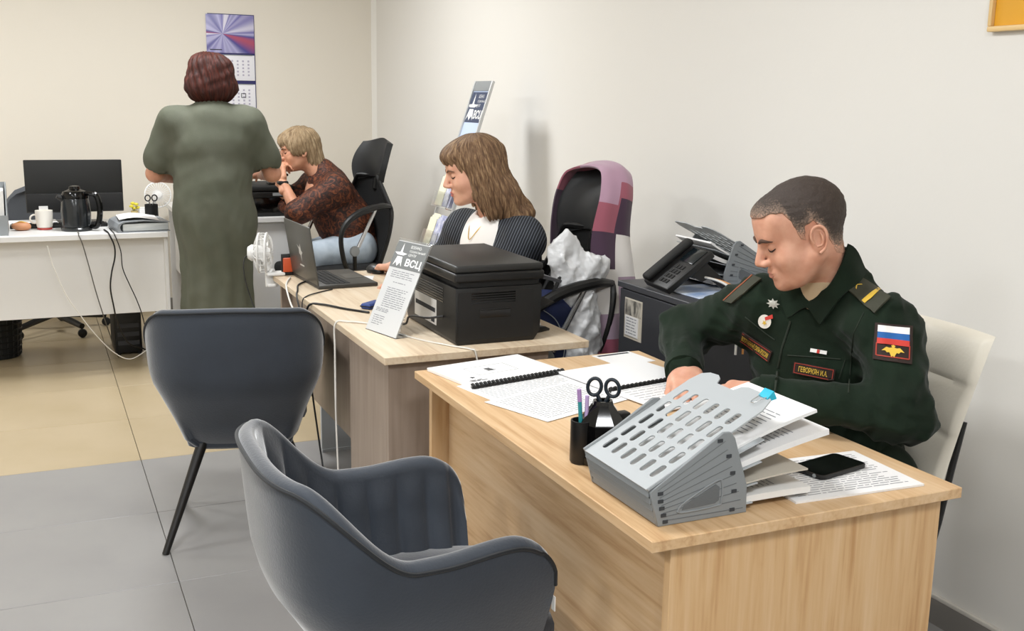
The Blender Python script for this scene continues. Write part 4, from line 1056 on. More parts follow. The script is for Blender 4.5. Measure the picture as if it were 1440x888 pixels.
sdf_obj('bag_body', [('+', rbx(bc + (0, 0, 0.145), (0.10, 0.055, 0.145), 0.045)), ('+', ell(bc + (-0.02, 0, 0.27), (0.08, 0.045, 0.055)), 0.03), ('d', wrinkle(0.008, 40, 71))], bc + (-0.16, -0.12, -0.03), bc + (0.16, 0.12, 0.38), 0.008, mat('bag_navy', '#1b2750', 0.7, noise=(12, '#16203f')), t)
for s in (-1, 1): MB().tube([bc + (-0.02, s * 0.04, 0.29), bc + (0.02, s * 0.035, 0.37), bc + (0.045, s * 0.03, 0.41), bc + (0.055, s * 0.03, 0.36), bc + (0.06, s * 0.04, 0.24)], 0.007, 6).build('handle', M_BLACKM, t)
MB().tube([bc + (-0.06, -0.058, 0.27), bc + (0.0, -0.062, 0.22), bc + (0.03, -0.063, 0.12), bc + (0.0, -0.062, 0.03)], 0.0018, 6).build('piping', M_GREY, t)

# ------------------------------------------------------------------ on the cabinet
t = thing('desk_phone', 'black desk telephone with screen tilted on a stand, on the dark cabinet', 'telephone', (1.9, 2.85, 0.8725))
PM = Matrix.Translation((1.795, 2.85, 0.8735)) @ Matrix.Rotation(math.radians(-8), 4, 'Z') @ Matrix.Rotation(math.radians(-38), 4, 'Y') @ Matrix.Scale(0.84, 4)
ph = MB().box((0, -0.10, 0), (0.225, 0.115, 0.028), 0.006, 3).build('body', M_BLACK, t, M=PM)
MB().box((0.14, -0.085, 0.028), (0.215, 0.03, 0.031), 0.001).build('screen', mat('phone_screen', '#10181c', 0.15), ph, M=PM)
b = MB()
for i in range(4):
    for j in range(3): b.box((0.025 + 0.026 * i, -0.06 + 0.026 * j, 0.028), (0.043 + 0.026 * i, -0.042 + 0.026 * j, 0.031))
b.build('keypad', M_BLACKM, ph, M=PM)
MB().box((0.0, 0.05, 0.03), (0.235, 0.10, 0.058), 0.012, 3).build('handset', M_BLACKM, t, M=PM)
MB().prism([(0.11, -0.002), (0.19, -0.002), (0.215, -0.135), (0.19, -0.150), (0.165, -0.06), (0.135, -0.055)], -0.075, -0.063, 'y', M=PM).prism([(0.11, -0.002), (0.19, -0.002), (0.215, -0.135), (0.19, -0.150), (0.165, -0.06), (0.135, -0.055)], 0.060, 0.072, 'y', M=PM).prism([(0.12, -0.030), (0.185, -0.030), (0.185, -0.002), (0.12, -0.002)], -0.063, 0.060, 'y', M=PM).build('stand', M_BLACK, t)
cable('pale cable from the desk telephone falling over the cabinet edge', [(1.90, 2.80, 0.925), (1.935, 2.72, 0.915), (1.95, 2.665, 0.89), (1.945, 2.636, 0.84), (1.945, 2.634, 0.70)], 0.004, M_CABW)
cable('orange cable from the desk telephone falling over the cabinet edge', [(1.905, 2.815, 0.92), (1.955, 2.73, 0.912), (1.975, 2.67, 0.885), (1.97, 2.636, 0.83), (1.972, 2.634, 0.70)], 0.0035, mat('cable_orange', '#c98a4a', 0.5))
t = thing('folder', 'blue and white printed folder lying on the dark cabinet under the telephone', 'folder', (1.97, 2.78, 0.8725))
fm = T_(1.835, 2.66, 0.8725, 4); MB().box((0, 0, 0), (0.31, 0.225, 0.004), 0.001, 1).build('cover', mat('folder_blue', '#8fa8cf', 0.4, noise=(14, '#d8e0ec')), t, M=fm)
MB().box((0.02, 0.012, 0.0042), (0.06, 0.022, 0.0045)).box((0.07, 0.012, 0.0042), (0.11, 0.022, 0.0045)).box((0.12, 0.012, 0.0042), (0.16, 0.022, 0.0045)).build('print', M_PAPER, t, M=fm)
t = thing('magnet_calendar', 'magnetic photo with tear-off calendar on the cabinet door', 'calendar', (1.77, 2.965, 0.75))
MB().box((1.7735, 2.913, 0.690), (1.7758, 3.022, 0.824)).build('backing', mat('magnet_backing', '#c8c0b0', 0.5), t)
MB().box((1.7725, 2.918, 0.768), (1.7735, 3.018, 0.820)).build('photo', mat('photo_dark', '#3b3a38', 0.4, noise=(60, '#b9b3a6', (1, 1, 0.4))), t)
MB().box((1.7705, 2.932, 0.700), (1.7733, 3.012, 0.766), 0.0, M=Matrix.Translation((0, 0, 0))).build('tear_off_pad', M_PAPER, t)
q = mb_lines(0.08, 0.066, 6, seed=3, margin=0.008, lh=0.003); MB().add([(1.7702, 3.012 - a, 0.700 + c) for a, c, d in q.v], q.f).build('print', M_INK, t)

# ------------------------------------------------------------------ brochure stand by the wall
t = thing('brochure_stand', 'leaning brochure stand with a star emblem header against the right wall', 'stand', (1.75, 4.93, 0))
zA, xA, zB, xB = 0.02, 1.555, 1.545, 2.055
dl = Vector((xB - xA, 0, zB - zA)); Ls = dl.length; dl.normalize()
yl = Vector((0, -1, 0)); nz = yl.cross(dl)
SM = Matrix(((yl.x, dl.x, nz.x, xA), (yl.y, dl.y, nz.y, 5.045), (yl.z, dl.z, nz.z, zA), (0, 0, 0, 1)))  # local x across, y up the slope, z out
if nz.x > 0: pass
sgn = 1 if nz.x < 0 else -1
M_ALU = mat('aluminium', '#cfd1d2', 0.35, metal=0.6)
Wb = 0.228
for xx in (0, Wb - 0.012): MB().box((xx, 0, -0.008), (xx + 0.012, Ls, 0.008), 0.002).build('rail', M_ALU, t, M=SM)
MB().box((0.012, Ls - 0.05, -0.003), (Wb - 0.012, Ls, 0.004), 0.001).build('clamp_bar', M_GREY, t, M=SM)
hb = MB().box((0.012, Ls * 0.71, -0.003), (Wb - 0.012, Ls - 0.05, 0.0), 0.0005).build('poster', mat('poster_blue', '#c3d2ec', 0.5), t, M=SM)
z_ = 0.0004 * sgn
def header_on(parent, M, W, H0, H1):
    vsc_header(parent, M, W, H0, H1, mat('poster_navy', '#3c4660', 0.5), M_BWH, 0.0003)
header_on(hb, SM @ Matrix.Translation((0.014, 0, 0)), Wb - 0.028, Ls - 0.21, Ls - 0.055)
q = mb_lines(Wb - 0.04, 0.2, 5, seed=8, z=0.0006, x0=0.02, x1=0.16, y0=0.05, y1=0.16, lh=0.005)
MB().add([(a + 0.014, c + Ls * 0.71 - 0.01, d) for a, c, d in q.v], q.f).build('print', mat('poster_ink', '#7f93bd', 0.6), hb, M=SM)
M_CREAMP = mat('booklet_cream', '#e9e6cc', 0.6); M_PHOTO = mat('booklet_photo', '#b08a5a', 0.5, noise=(25, '#e2d8c0')); M_LILAC = mat('booklet_lilac', '#8f93b8', 0.6, noise=(30, '#dcdde8'))
for k, (y0, hh, m1, m2) in enumerate(((0.98, 0.17, M_CREAMP, M_LILAC), (0.78, 0.16, M_CREAMP, M_LILAC), (0.60, 0.15, M_PHOTO, M_PAPER2), (0.40, 0.15, M_LILAC, M_PHOTO))):
    MB().box((0.012, y0 - 0.03, -0.002), (Wb - 0.012, y0 - 0.026, 0.04)).box((0.012, y0 - 0.03, 0.036), (Wb - 0.012, y0 + 0.05, 0.039)).build('pocket', M_ACR, t, M=SM)
    for s in range(2):
        x0_ = 0.016 + s * 0.10
        bk = thing('brochure', ('%s brochure in the %s pocket of the leaning stand, %s side' % (('cream', 'cream', 'photo', 'lilac')[k] if s == 0 else ('lilac', 'lilac', 'pale', 'photo')[k], ('top', 'second', 'third', 'lowest')[k], 'far' if s == 0 else 'near')), 'brochure', tuple(SM @ Vector((x0_ + 0.047, y0, 0.015))), group='brochures in the leaning stand')
        for j in range(3):
            MB().box((x0_ + 0.002 * j, y0 - 0.02, 0.006 + 0.008 * j), (x0_ + 0.092 + 0.002 * j, y0 - 0.02 + hh - 0.012 * j, 0.009 + 0.008 * j), 0.0008, 1, M=Matrix.Rotation(math.radians((-3 + 4 * j) * (1 if s else -1) * 0.5), 4, 'Z') if False else None).build('leaflet', m1 if s == 0 else m2, bk, M=SM)
MB().box((-0.03, -0.0, -0.30 if sgn > 0 else -0.30), (Wb + 0.03, 0.012, 0.04), 0.003).build('unused', M_ALU, t, M=SM) if False else None
MB().box((1.50, 4.80, 0), (2.10, 5.06, 0.018), 0.004).build('base_plate', M_ALU, t)

# ------------------------------------------------------------------ on the walls
t = thing('wall_calendar', 'three-block wall calendar with a purple road picture on the back wall', 'calendar', (1.29, BY, 1.6))
cx0, cx1 = 1.128, 1.448
def mat_cal():
    m = bpy.data.materials.new('calendar_picture'); m.use_nodes = True; nt = m.node_tree; b = nt.nodes['Principled BSDF']; L = nt.links
    tc = nt.nodes.new('ShaderNodeTexCoord'); mp = nt.nodes.new('ShaderNodeMapping'); mp.inputs['Location'].default_value = (-1.235, 0, -1.86); L.new(tc.outputs['Object'], mp.inputs['Vector'])
    gr = nt.nodes.new('ShaderNodeSeparateXYZ'); L.new(mp.outputs['Vector'], gr.inputs[0])
    an = nt.nodes.new('ShaderNodeMath'); an.operation = 'ARCTAN2'; L.new(gr.outputs['Z'], an.inputs[0]); L.new(gr.outputs['X'], an.inputs[1])
    n = nt.nodes.new('ShaderNodeTexNoise'); n.noise_dimensions = '1D'; n.inputs['Scale'].default_value = 1.1; n.inputs['Detail'].default_value = 1; L.new(an.outputs[0], n.inputs['W'])
    r = nt.nodes.new('ShaderNodeValToRGB'); e = r.color_ramp.elements
    cols = [(0.25, '#c4535a'), (0.40, '#4c4a94'), (0.50, '#b9b6da'), (0.58, '#6f6aae'), (0.68, '#e4e0ee'), (0.78, '#4a3f86')]
    while len(e) < len(cols): e.new(0.5)
    for k, (p, c) in enumerate(cols): e[k].position = p; e[k].color = lin(c)
    L.new(n.outputs['Fac'], r.inputs['Fac']); L.new(r.outputs['Color'], b.inputs['Base Color']); b.inputs['Roughness'].default_value = 0.4
    return m
MB().box((cx0 + 0.012, BY - 0.004, 1.08), (cx1, BY - 0.001, 1.99)).build('backing', mat('calendar_navy', '#2b2a63', 0.5), t)
pic = MB().box((cx0, BY - 0.008, 1.735), (cx1 - 0.004, BY - 0.004, 1.985), 0.001).build('picture', mat_cal(), t)
MB().box((cx0 + 0.02, BY - 0.0086, 1.752), (cx0 + 0.10, BY - 0.0082, 1.758)).build('caption', M_INKD, pic)
for k, (z0, z1) in enumerate(((1.555, 1.722), (1.36, 1.53), (1.165, 1.335))):
    bl_ = MB().box((cx0 + 0.008, BY - 0.010, z0), (cx1 - 0.006, BY - 0.004, z1), 0.001).build('month_block', mat('calendar_white', '#eeedf2', 0.6), t)
    nb = MB(); rs = random.Random(k)
    for i in range(5):
        for j in range(7): nb.box((cx0 + 0.05 + 0.036 * j, BY - 0.0108, z1 - 0.045 - 0.023 * i), (cx0 + 0.062 + 0.036 * j, BY - 0.0103, z1 - 0.033 - 0.023 * i))
    nb.build('dates', mat('date_grey', '#b7b3c4', 0.7), bl_)['kind'] = 'stuff'
    MB().tube([(cx0 + 0.02, BY - 0.011, z1), (cx1 - 0.02, BY - 0.011, z1)], 0.003, 6, smooth=False).build('spiral', M_GREY, bl_)
MB().box((1.345, BY - 0.0125, 1.440), (1.377, BY - 0.0112, 1.444)).box((1.345, BY - 0.0125, 1.466), (1.377, BY - 0.0112, 1.470)).box((1.345, BY - 0.0125, 1.444), (1.349, BY - 0.0112, 1.466)).box((1.373, BY - 0.0125, 1.444), (1.377, BY - 0.0112, 1.466)).build('date_marker', M_INKD, t)
t = thing('picture_frame', 'gold picture with thin pale frame high on the right wall', 'picture', (WX, 1.8, 1.65))
py0, py1, pz0, pz1 = 1.35, 2.104, 1.652, 2.2
MB().box((WX - 0.008, py0 + 0.02, pz0 + 0.015), (WX - 0.003, py1 - 0.012, pz1 - 0.015)).build('picture', mat('gold_print', '#e2a324', 0.45, noise=(3, '#dca02a')), t)
for lo_, hi_ in (((py0, pz0), (py1, pz0 + 0.014)), ((py0, pz1 - 0.014), (py1, pz1)), ((py0, pz0 + 0.014), (py0 + 0.014, pz1 - 0.014)), ((py1 - 0.012, pz0 + 0.014), (py1, pz1 - 0.014))):
    MB().box((WX - 0.02, lo_[0], lo_[1]), (WX - 0.002, hi_[0], hi_[1]), 0.003).build('frame_bar', mat('frame_gold', '#e6c48a', 0.4), t)

# ------------------------------------------------------------------ on and under the long white desk
t = thing('monitor', 'black monitor on the long white desk, seen from the back', 'monitor', (0.21, 6.36, DZ))
MB().box((-0.036, 6.345, 0.81), (0.462, 6.372, 1.095), 0.004, 2).build('housing', mat('monitor_black', '#151513', 0.55), t)
MB().box((-0.034, 6.330, 0.815), (0.460, 6.346, 0.915), 0.008, 2).build('rear_bulge', M_BLACKM, t)
MB().box((-0.028, 6.3722, 0.825), (0.454, 6.3728, 1.087)).build('screen', M_BLACKG, t)
MB().box((0.185, 6.318, DZ + 0.008), (0.245, 6.334, 0.93), 0.004).build('neck', M_BLACK, t)
MB().box((0.10, 6.23, DZ), (0.33, 6.42, DZ + 0.010), 0.004).build('foot', M_BLACK, t)
t = thing('kettle', 'black and steel electric kettle on the long white desk', 'kettle', (0.205, 6.0, DZ))
kc = (0.20, 6.0, DZ)
MB().lathe([(0.076, 0), (0.078, 0.012), (0.07, 0.02), (0.072, 0.022), (0.0745, 0.10), (0.068, 0.165), (0.066, 0.170)], 32, kc).build('body', mat('kettle_dark', '#1c1f21', 0.18, coat=0.3), t)
MB().lathe([(0.068, 0.168), (0.069, 0.185), (0.060, 0.205), (0.030, 0.216), (0.028, 0.230), (0.012, 0.234), (0.0, 0.234)], 32, kc, cap=False).build('lid', M_BLACKG, t)
MB().tube([(kc[0] + 0.055, kc[1] - 0.03, kc[2] + 0.195), (kc[0] + 0.10, kc[1] - 0.055, kc[2] + 0.185), (kc[0] + 0.115, kc[1] - 0.06, kc[2] + 0.11), (kc[0] + 0.10, kc[1] - 0.055, kc[2] + 0.03), (kc[0] + 0.068, kc[1] - 0.03, kc[2] + 0.02)], [0.012, 0.015, 0.015, 0.014, 0.012], 10).build('handle', M_BLACKG, t)
MB().tube([(kc[0] - 0.055, kc[1] - 0.01, kc[2] + 0.165), (kc[0] - 0.088, kc[1] - 0.015, kc[2] + 0.18)], [0.02, 0.011], 10, smooth=False).build('spout', M_BLACK, t)
t = thing('mug', 'white mug with a red base ring on the long white desk', 'mug', (0.045, 6.08, DZ))
kc = (0.047, 6.08, DZ)
MB().lathe([(0.030, 0.0), (0.037, 0.002), (0.037, 0.009), (0.030, 0.010)], 24, kc).build('base_ring', mat('mug_red', '#c1473f', 0.4), t)
MB().lathe([(0.032, 0.009), (0.038, 0.014), (0.042, 0.05), (0.043, 0.10), (0.040, 0.10), (0.038, 0.05), (0.034, 0.018), (0.0, 0.016)], 28, kc, cap=False).build('cup', mat('mug_white', '#efeae0', 0.35), t)
MB().torus((kc[0] - 0.046, kc[1] + 0.01, kc[2] + 0.055), 0.022, 0.0045, Matrix.Rotation(math.pi / 2, 4, 'X'), 20, 8).build('handle', mat('mug_white2', '#efeae0', 0.35), t)
MB().box((kc[0] - 0.022, kc[1] + 0.04, kc[2] + 0.088), (kc[0] + 0.022, kc[1] + 0.043, kc[2] + 0.118)).build('tea_tag', M_PAPER, t)
t = thing('keyboard', 'black keyboard under the monitor on the white desk', 'keyboard', (0.1, 6.17, DZ))
MB().box((-0.12, 6.125, DZ), (0.085, 6.215, DZ + 0.018), 0.004).box((0.085, 6.125, DZ), (0.36, 6.215, DZ + 0.018), 0.004).build('case', M_BLACK, t)
kb = MB()
for r in range(4):
    for c in range(18): kb.box((-0.112 + c * 0.0255, 6.133 + r * 0.02, DZ + 0.018), (-0.09 + c * 0.0255, 6.149 + r * 0.02, DZ + 0.022))
kb.build('keys', M_BLACKM, t)
t = thing('purse', 'small orange-brown purse on the white desk beside the mug', 'purse', (-0.07, 6.1, DZ))
sdf_obj('pouch', [('+', ell((-0.065, 6.06, DZ + 0.022), (0.048, 0.03, 0.024))), ('d', wrinkle(0.003, 60, 9)), ('&', half((0, 0, DZ + 0.0008), (0, 0, -1)), 0.004)], (-0.13, 6.01, DZ - 0.01), (0.0, 6.11, DZ + 0.06), 0.005, mat('purse_orange', '#c58a63', 0.5), t)
MB().tube([(-0.10, 6.055, DZ + 0.034), (-0.065, 6.052, DZ + 0.047), (-0.03, 6.055, DZ + 0.034)], 0.003, 6).build('clasp', M_GOLD, t)
paper('loose white papers behind the mug on the long white desk', T_(-0.12, 6.24, DZ, 4), 0.24, 0.2, th=0.012)
# stacking file box at the picture edge
t = thing('file_box', 'grey desktop file box at the left end of the white desk', 'file box', (-0.18, 5.93, DZ))
MB().prism([(5.86, DZ), (6.10, DZ), (6.10, DZ + 0.25), (6.02, DZ + 0.25), (5.86, DZ + 0.10)], -0.205, -0.20, 'x').prism([(5.86, DZ), (6.10, DZ), (6.10, DZ + 0.25), (6.02, DZ + 0.25), (5.86, DZ + 0.10)], -0.128, -0.123, 'x').build('side', M_GREY, t)
MB().box((-0.20, 5.86, DZ), (-0.128, 5.865, DZ + 0.10)).box((-0.20, 6.095, DZ), (-0.128, 6.10, DZ + 0.25)).box((-0.20, 5.865, DZ), (-0.128, 6.095, DZ + 0.004)).build('shell', M_GREY, t)
MB().box((-0.195, 5.88, DZ + 0.005), (-0.135, 6.09, DZ + 0.22)).build('contents', M_PAPER2, t)
# binders
t = thing('ring_binder', 'grey lever-arch binder lying on the white desk beside the standing woman', 'binder', (0.5, 5.95, DZ))
bp = [(-0.13, 0.0), (0.13, 0.0), (0.13, 0.004), (-0.11, 0.005), (-0.118, 0.015), (-0.12, 0.03), (-0.112, 0.045), (-0.09, 0.052), (0.0, 0.056), (0.13, 0.046), (0.13, 0.050), (0.0, 0.061), (-0.10, 0.057), (-0.125, 0.046), (-0.135, 0.025)]
MB().prism(bp, -0.14, 0.14, 'y').build('cover', mat('binder_grey', '#8b8f93', 0.5), t, M=T_(0.505, 5.965, DZ, 6))
MB().box((-0.105, -0.135, 0.006), (0.125, 0.135, 0.044), 0.003).build('pages', mat('page_edges', '#d2d4d2', 0.7, noise=(40, '#b9bcbb', (0.2, 0.2, 6))), t, M=T_(0.505, 5.965, DZ, 6))
G = [[(0.40 + 0.022 * i, 5.85 + 0.24 * j / 6, DZ + 0.064 + 0.010 * math.sin(i * 0.45)) for j in range(7)] for i in range(10)]
t = thing('paper_sheet', 'curled white sheet lying on top of the grey binder', 'paper', (0.5, 5.97, DZ + 0.065)); MB().sheet(G, 0.0012, up=(0, 0, 1)).build('sheet', M_PAPER, t)
# pen cup and scissors
t = thing('pen_cup', 'black pen cup with scissors on the white desk beside the dress', 'pen cup', (0.61, 6.28, DZ))
MB().lathe([(0.034, 0), (0.036, 0.004), (0.036, 0.10), (0.033, 0.10), (0.032, 0.006), (0, 0.006)], 20, (0.603, 6.28, DZ), cap=False).build('cup', M_BLACK, t)
t = thing('scissors', 'small black scissors standing in the far pen cup', 'scissors', (0.603, 6.28, DZ + 0.01))
for s in (-1, 1):
    MB().torus((0.603 + 0.018 * s, 6.275, DZ + 0.135), 0.014, 0.0035, Matrix.Rotation(math.pi / 2, 4, 'X'), 18, 6, sy=1.2).build('handle', M_BLACK, t)
    MB().tube([(0.603 + 0.012 * s, 6.275, DZ + 0.12), (0.603 - 0.004 * s, 6.277, DZ + 0.02)], 0.0035, 6, smooth=False).build('blade', M_CHROME, t)
# small pot, white box, far fan
t = thing('flower_pot', 'tiny pot with yellow flowers on the white desk', 'flower pot', (0.52, 6.44, DZ))
MB().lathe([(0.015, 0), (0.02, 0.05), (0.017, 0.05), (0.013, 0.005)], 16, (0.525, 6.44, DZ)).build('pot', mat('pot_terracotta', '#c8b27a', 0.6), t)
for k, (dx, dz) in enumerate(((-0.015, 0.075), (0.012, 0.085), (0.0, 0.062), (0.02, 0.066), (-0.006, 0.09))):
    MB().lathe([(0.0, -0.010), (0.012, -0.004), (0.013, 0.004), (0.0, 0.010)], 8, (0.525 + dx, 6.44 + 0.004 * k, DZ + dz), cap=False).build('flower', mat('flower_yellow', '#e0d24a', 0.6), t)
    MB().tube([(0.525, 6.44, DZ + 0.03), (0.525 + dx, 6.44 + 0.004 * k, DZ + dz)], 0.0015, 5, smooth=False).build('stem', mat('stem_green', '#6d7a3a', 0.7), t)
t = thing('note_box', 'small white note box beside the yellow flowers', 'box', (0.58, 6.46, DZ))
MB().box((0.55, 6.42, DZ), (0.61, 6.49, DZ + 0.06), 0.002).build('box', M_PAPER, t); MB().box((0.553, 6.423, DZ + 0.06), (0.607, 6.487, DZ + 0.066)).build('notes', M_PAPER2, t)
t = thing('desk_fan', 'white round desk fan beyond the white desk, partly behind the olive dress', 'fan', (0.64, 6.62, 0.75))
FC = Vector((0.66, 6.47, 0.885)); FR = Matrix.Rotation(math.radians(80), 4, 'X') @ Matrix.Rotation(0.0, 4, 'Z')
b = MB().torus(tuple(FC), 0.072, 0.004, FR, 30, 8)
for k in range(30):
    a = 2 * math.pi * k / 30; q = lambda r, z: tuple(Vector(FC) + FR.to_3x3() @ Vector((r * math.cos(a), r * math.sin(a), z)))
    b.tube([q(0.016, 0.02), q(0.05, 0.017), q(0.072, 0.0)], 0.0016, 5, 3)
b.build('cage', M_FANW, t)
MB().lathe([(0.0, 0.024), (0.018, 0.022), (0.022, 0.0), (0.03, -0.03), (0.02, -0.06), (0, -0.06)], 18, M=Matrix.Translation(FC) @ FR, cap=False).build('motor_housing', M_FANW, t)
MB().tube([(0.66, 6.50, 0.87), (0.64, 6.505, 0.80), (0.62, 6.50, 0.757)], 0.011, 8).lathe([(0.05, 0), (0.05, 0.008), (0.03, 0.014)], 20, (0.585, 6.465, DZ)) .build('stand', M_FANW, t) if False else MB().tube([(0.655, 6.52, 0.86), (0.62, 6.515, 0.80), (0.60, 6.505, 0.745), (0.60, 6.51, 0.70)], 0.010, 8).box((0.585, 6.49, 0.7505), (0.625, 6.535, 0.764), 0.003).box((0.585, 6.525, 0.70), (0.625, 6.537, 0.764), 0.003).build('clamp', M_FANW, t)
# grey chair behind the monitor
t = thing('office_chair', 'grey office chair standing behind the black monitor', 'chair', (0.05, 6.95, 0))
G = []
for i in range(13):
    v = i / 12; wv = 0.21 * (0.75 + 0.25 * math.sin(math.pi * (0.25 + 0.6 * v))) * (1 if v < 0.75 else math.sqrt(max(0.02, 1 - ((v - 0.75) / 0.26) ** 2)))
    G.append([(0.06 + 2 * (u / 10 - 0.5) * wv, 6.86 + 0.04 * (2 * u / 10 - 1) ** 2 * -1 + 0.03 * v, 0.52 + 0.385 * v) for u in range(11)])
MB().sheet(G, 0.03).build('backrest', mat('chair_grey', '#4d5055', 0.7), t, smooth=70)
MB().box((-0.16, 6.90, 0.43), (0.28, 7.34, 0.50), 0.03, 4).build('seat', M_BLACKM, t)
MB().tube([(0.06, 6.98, 0.42), (0.06, 6.86, 0.44), (0.06, 6.845, 0.56)], 0.018, 8).build('back_post', M_BLACK, t)
MB().lathe([(0.025, 0.09), (0.025, 0.43)], 14, (0.08, 7.08, 0)).build('gas_lift', M_BLACK, t)
for k in range(5):
    a = math.radians(72 * k - 62); e = (0.08 + 0.30 * math.cos(a), 7.08 + 0.30 * math.sin(a))
    MB().tube([(0.08, 7.08, 0.11), (*e, 0.07)], [0.024, 0.018], 8, smooth=False).build('base_leg', M_BLACK, t)
    MB().lathe([(0.0, -0.02), (0.025, -0.016), (0.0275, 0), (0.025, 0.016), (0.0, 0.02)], 12, M=Matrix.Translation((*e, 0.0275)) @ Matrix.Rotation(math.pi / 2, 4, 'X'), cap=False).build('caster', M_BLACKM, t)
# computer tower
t = thing('computer_tower', 'black computer tower standing under the long white desk', 'computer', (0.44, 6.42, 0))
MB().box((0.372, 6.26, 0.012), (0.515, 6.66, 0.40), 0.004).build('case', M_BLACKM, t)
MB().box((0.376, 6.252, 0.02), (0.511, 6.262, 0.395), 0.002).build('rear_panel', M_BLACK, t)
for k in range(3): MB().box((0.385, 6.249, 0.06 + 0.05 * k), (0.50, 6.2525, 0.085 + 0.05 * k)).build('slot', M_DGREY, t)
for x, y in ((0.39, 6.28), (0.50, 6.28), (0.39, 6.63), (0.50, 6.63)): MB().lathe([(0.012, 0), (0.012, 0.013)], 10, (x, y, 0)).build('foot', M_BLACK, t)
t = thing('power_strip', 'power strip with plugs beside the computer tower', 'power strip', (0.56, 6.2, 0))
MB().box((0.545, 6.10, 0.0), (0.595, 6.40, 0.04), 0.005).build('strip', M_BLACK, t)
for k in range(3): MB().lathe([(0.02, 0), (0.02, 0.03), (0.01, 0.045)], 12, (0.57, 6.16 + 0.08 * k, 0.04)).build('plug', M_GREY if k == 1 else M_BLACK, t)
# waste basket
t = thing('waste_basket', 'black woven waste basket under the left end of the white desk', 'basket', (-0.22, 6.5, 0))
bcx, bcy = -0.228, 6.47
MB().lathe([(0.105, 0.0), (0.11, 0.006), (0.125, 0.27), (0.131, 0.28), (0.125, 0.284), (0.119, 0.27), (0.104, 0.012), (0, 0.012)], 28, (bcx, bcy, 0), cap=False).build('shell', mat('basket_black', '#1a1c1d', 0.6), t)
b = MB()
for k in range(7):
    z = 0.03 + 0.033 * k; r = 0.112 + 0.0155 * z / 0.27
    b.torus((bcx, bcy, z), r + 0.0015, 0.004, None, 28, 6)
for k in range(22):
    a = 2 * math.pi * k / 22; b.tube([(bcx + 0.113 * math.cos(a), bcy + 0.113 * math.sin(a), 0.01), (bcx + 0.128 * math.cos(a), bcy + 0.128 * math.sin(a), 0.27)], 0.003, 5, smooth=False)
b.build('weave', M_BLACK, t)
# cables in front of the white desk
cable('thin grey cable hanging from the white desk beside the kettle', [(0.20, 5.93, DZ + 0.003), (0.20, 5.83, DZ + 0.003), (0.20, 5.797, 0.745), (0.215, 5.793, 0.70), (0.24, 5.795, 0.58), (0.265, 5.80, 0.45), (0.30, 5.83, 0.30), (0.33, 5.95, 0.18), (0.36, 6.10, 0.06), (0.38, 6.2, 0.006)], 0.0028, mat('cable_grey', '#55514c', 0.5))
cable('thick black cable hanging from the middle of the white desk', [(0.33, 5.95, DZ + 0.004), (0.34, 5.83, DZ + 0.004), (0.345, 5.796, 0.745), (0.365, 5.79, 0.69), (0.365, 5.79, 0.63), (0.345, 5.79, 0.55), (0.335, 5.79, 0.47), (0.345, 5.80, 0.38), (0.365, 5.86, 0.27), (0.42, 6.0, 0.13), (0.50, 6.15, 0.06), (0.545, 6.17, 0.03)], 0.0042, M_CABB)
cable('thin black cable hanging next to the thick one on the white desk', [(0.36, 6.0, DZ + 0.003), (0.365, 5.85, DZ + 0.003), (0.37, 5.797, 0.745), (0.395, 5.794, 0.66), (0.40, 5.794, 0.57), (0.43, 5.795, 0.48), (0.46, 5.80, 0.40), (0.49, 5.86, 0.30), (0.52, 6.02, 0.16), (0.545, 6.16, 0.06)], 0.0028, M_CABB)
cable('white cable drooping across the floor under the white desk', [(0.05, 5.795, 0.70), (0.07, 5.796, 0.60), (0.12, 5.797, 0.45), (0.18, 5.80, 0.34), (0.24, 5.82, 0.24), (0.33, 5.86, 0.12), (0.42, 5.90, 0.06), (0.52, 5.98, 0.09), (0.56, 6.10, 0.085)], 0.0028, M_CABW)
# ------------------------------------------------------------------ printer on the far white desk
t = thing('printer', 'wide black printer on the far white desk beside the standing woman', 'printer', (1.2, 6.6, DZ))
MB().box((1.03, 6.39, DZ), (1.375, 6.74, DZ + 0.115), 0.006, 2).build('body', M_BLACKG, t)
MB().box((1.01, 6.365, DZ + 0.115), (1.428, 6.75, DZ + 0.150), 0.008, 3).build('scanner', M_BLACK, t)
MB().box((1.01, 6.36, DZ + 0.152), (1.428, 6.75, DZ + 0.185), 0.01, 3).build('lid', M_BLACKM, t)
MB().box((1.30, 6.3635, DZ + 0.125), (1.415, 6.366, DZ + 0.142)).build('control_panel', M_GREY, t)
paper('white papers under the edge of the far black printer', T_(1.375, 6.345, DZ, 0), 0.055, 0.22, th=0.018)
t = thing("hole_punch", 'black and white hole punch on top of the far black printer', 'hole punch', (1.38, 6.45, DZ + 0.185))
MB().box((1.29, 6.42, DZ + 0.1855), (1.40, 6.50, DZ + 0.20), 0.003).build('base', M_BLACK, t)
MB().box((1.30, 6.43, DZ + 0.20), (1.37, 6.49, DZ + 0.235), 0.004).build('punch_block', M_PAPER2, t)
MB().box((1.285, 6.425, DZ + 0.235), (1.41, 6.495, DZ + 0.25), 0.005).build('lever', M_BLACK, t)
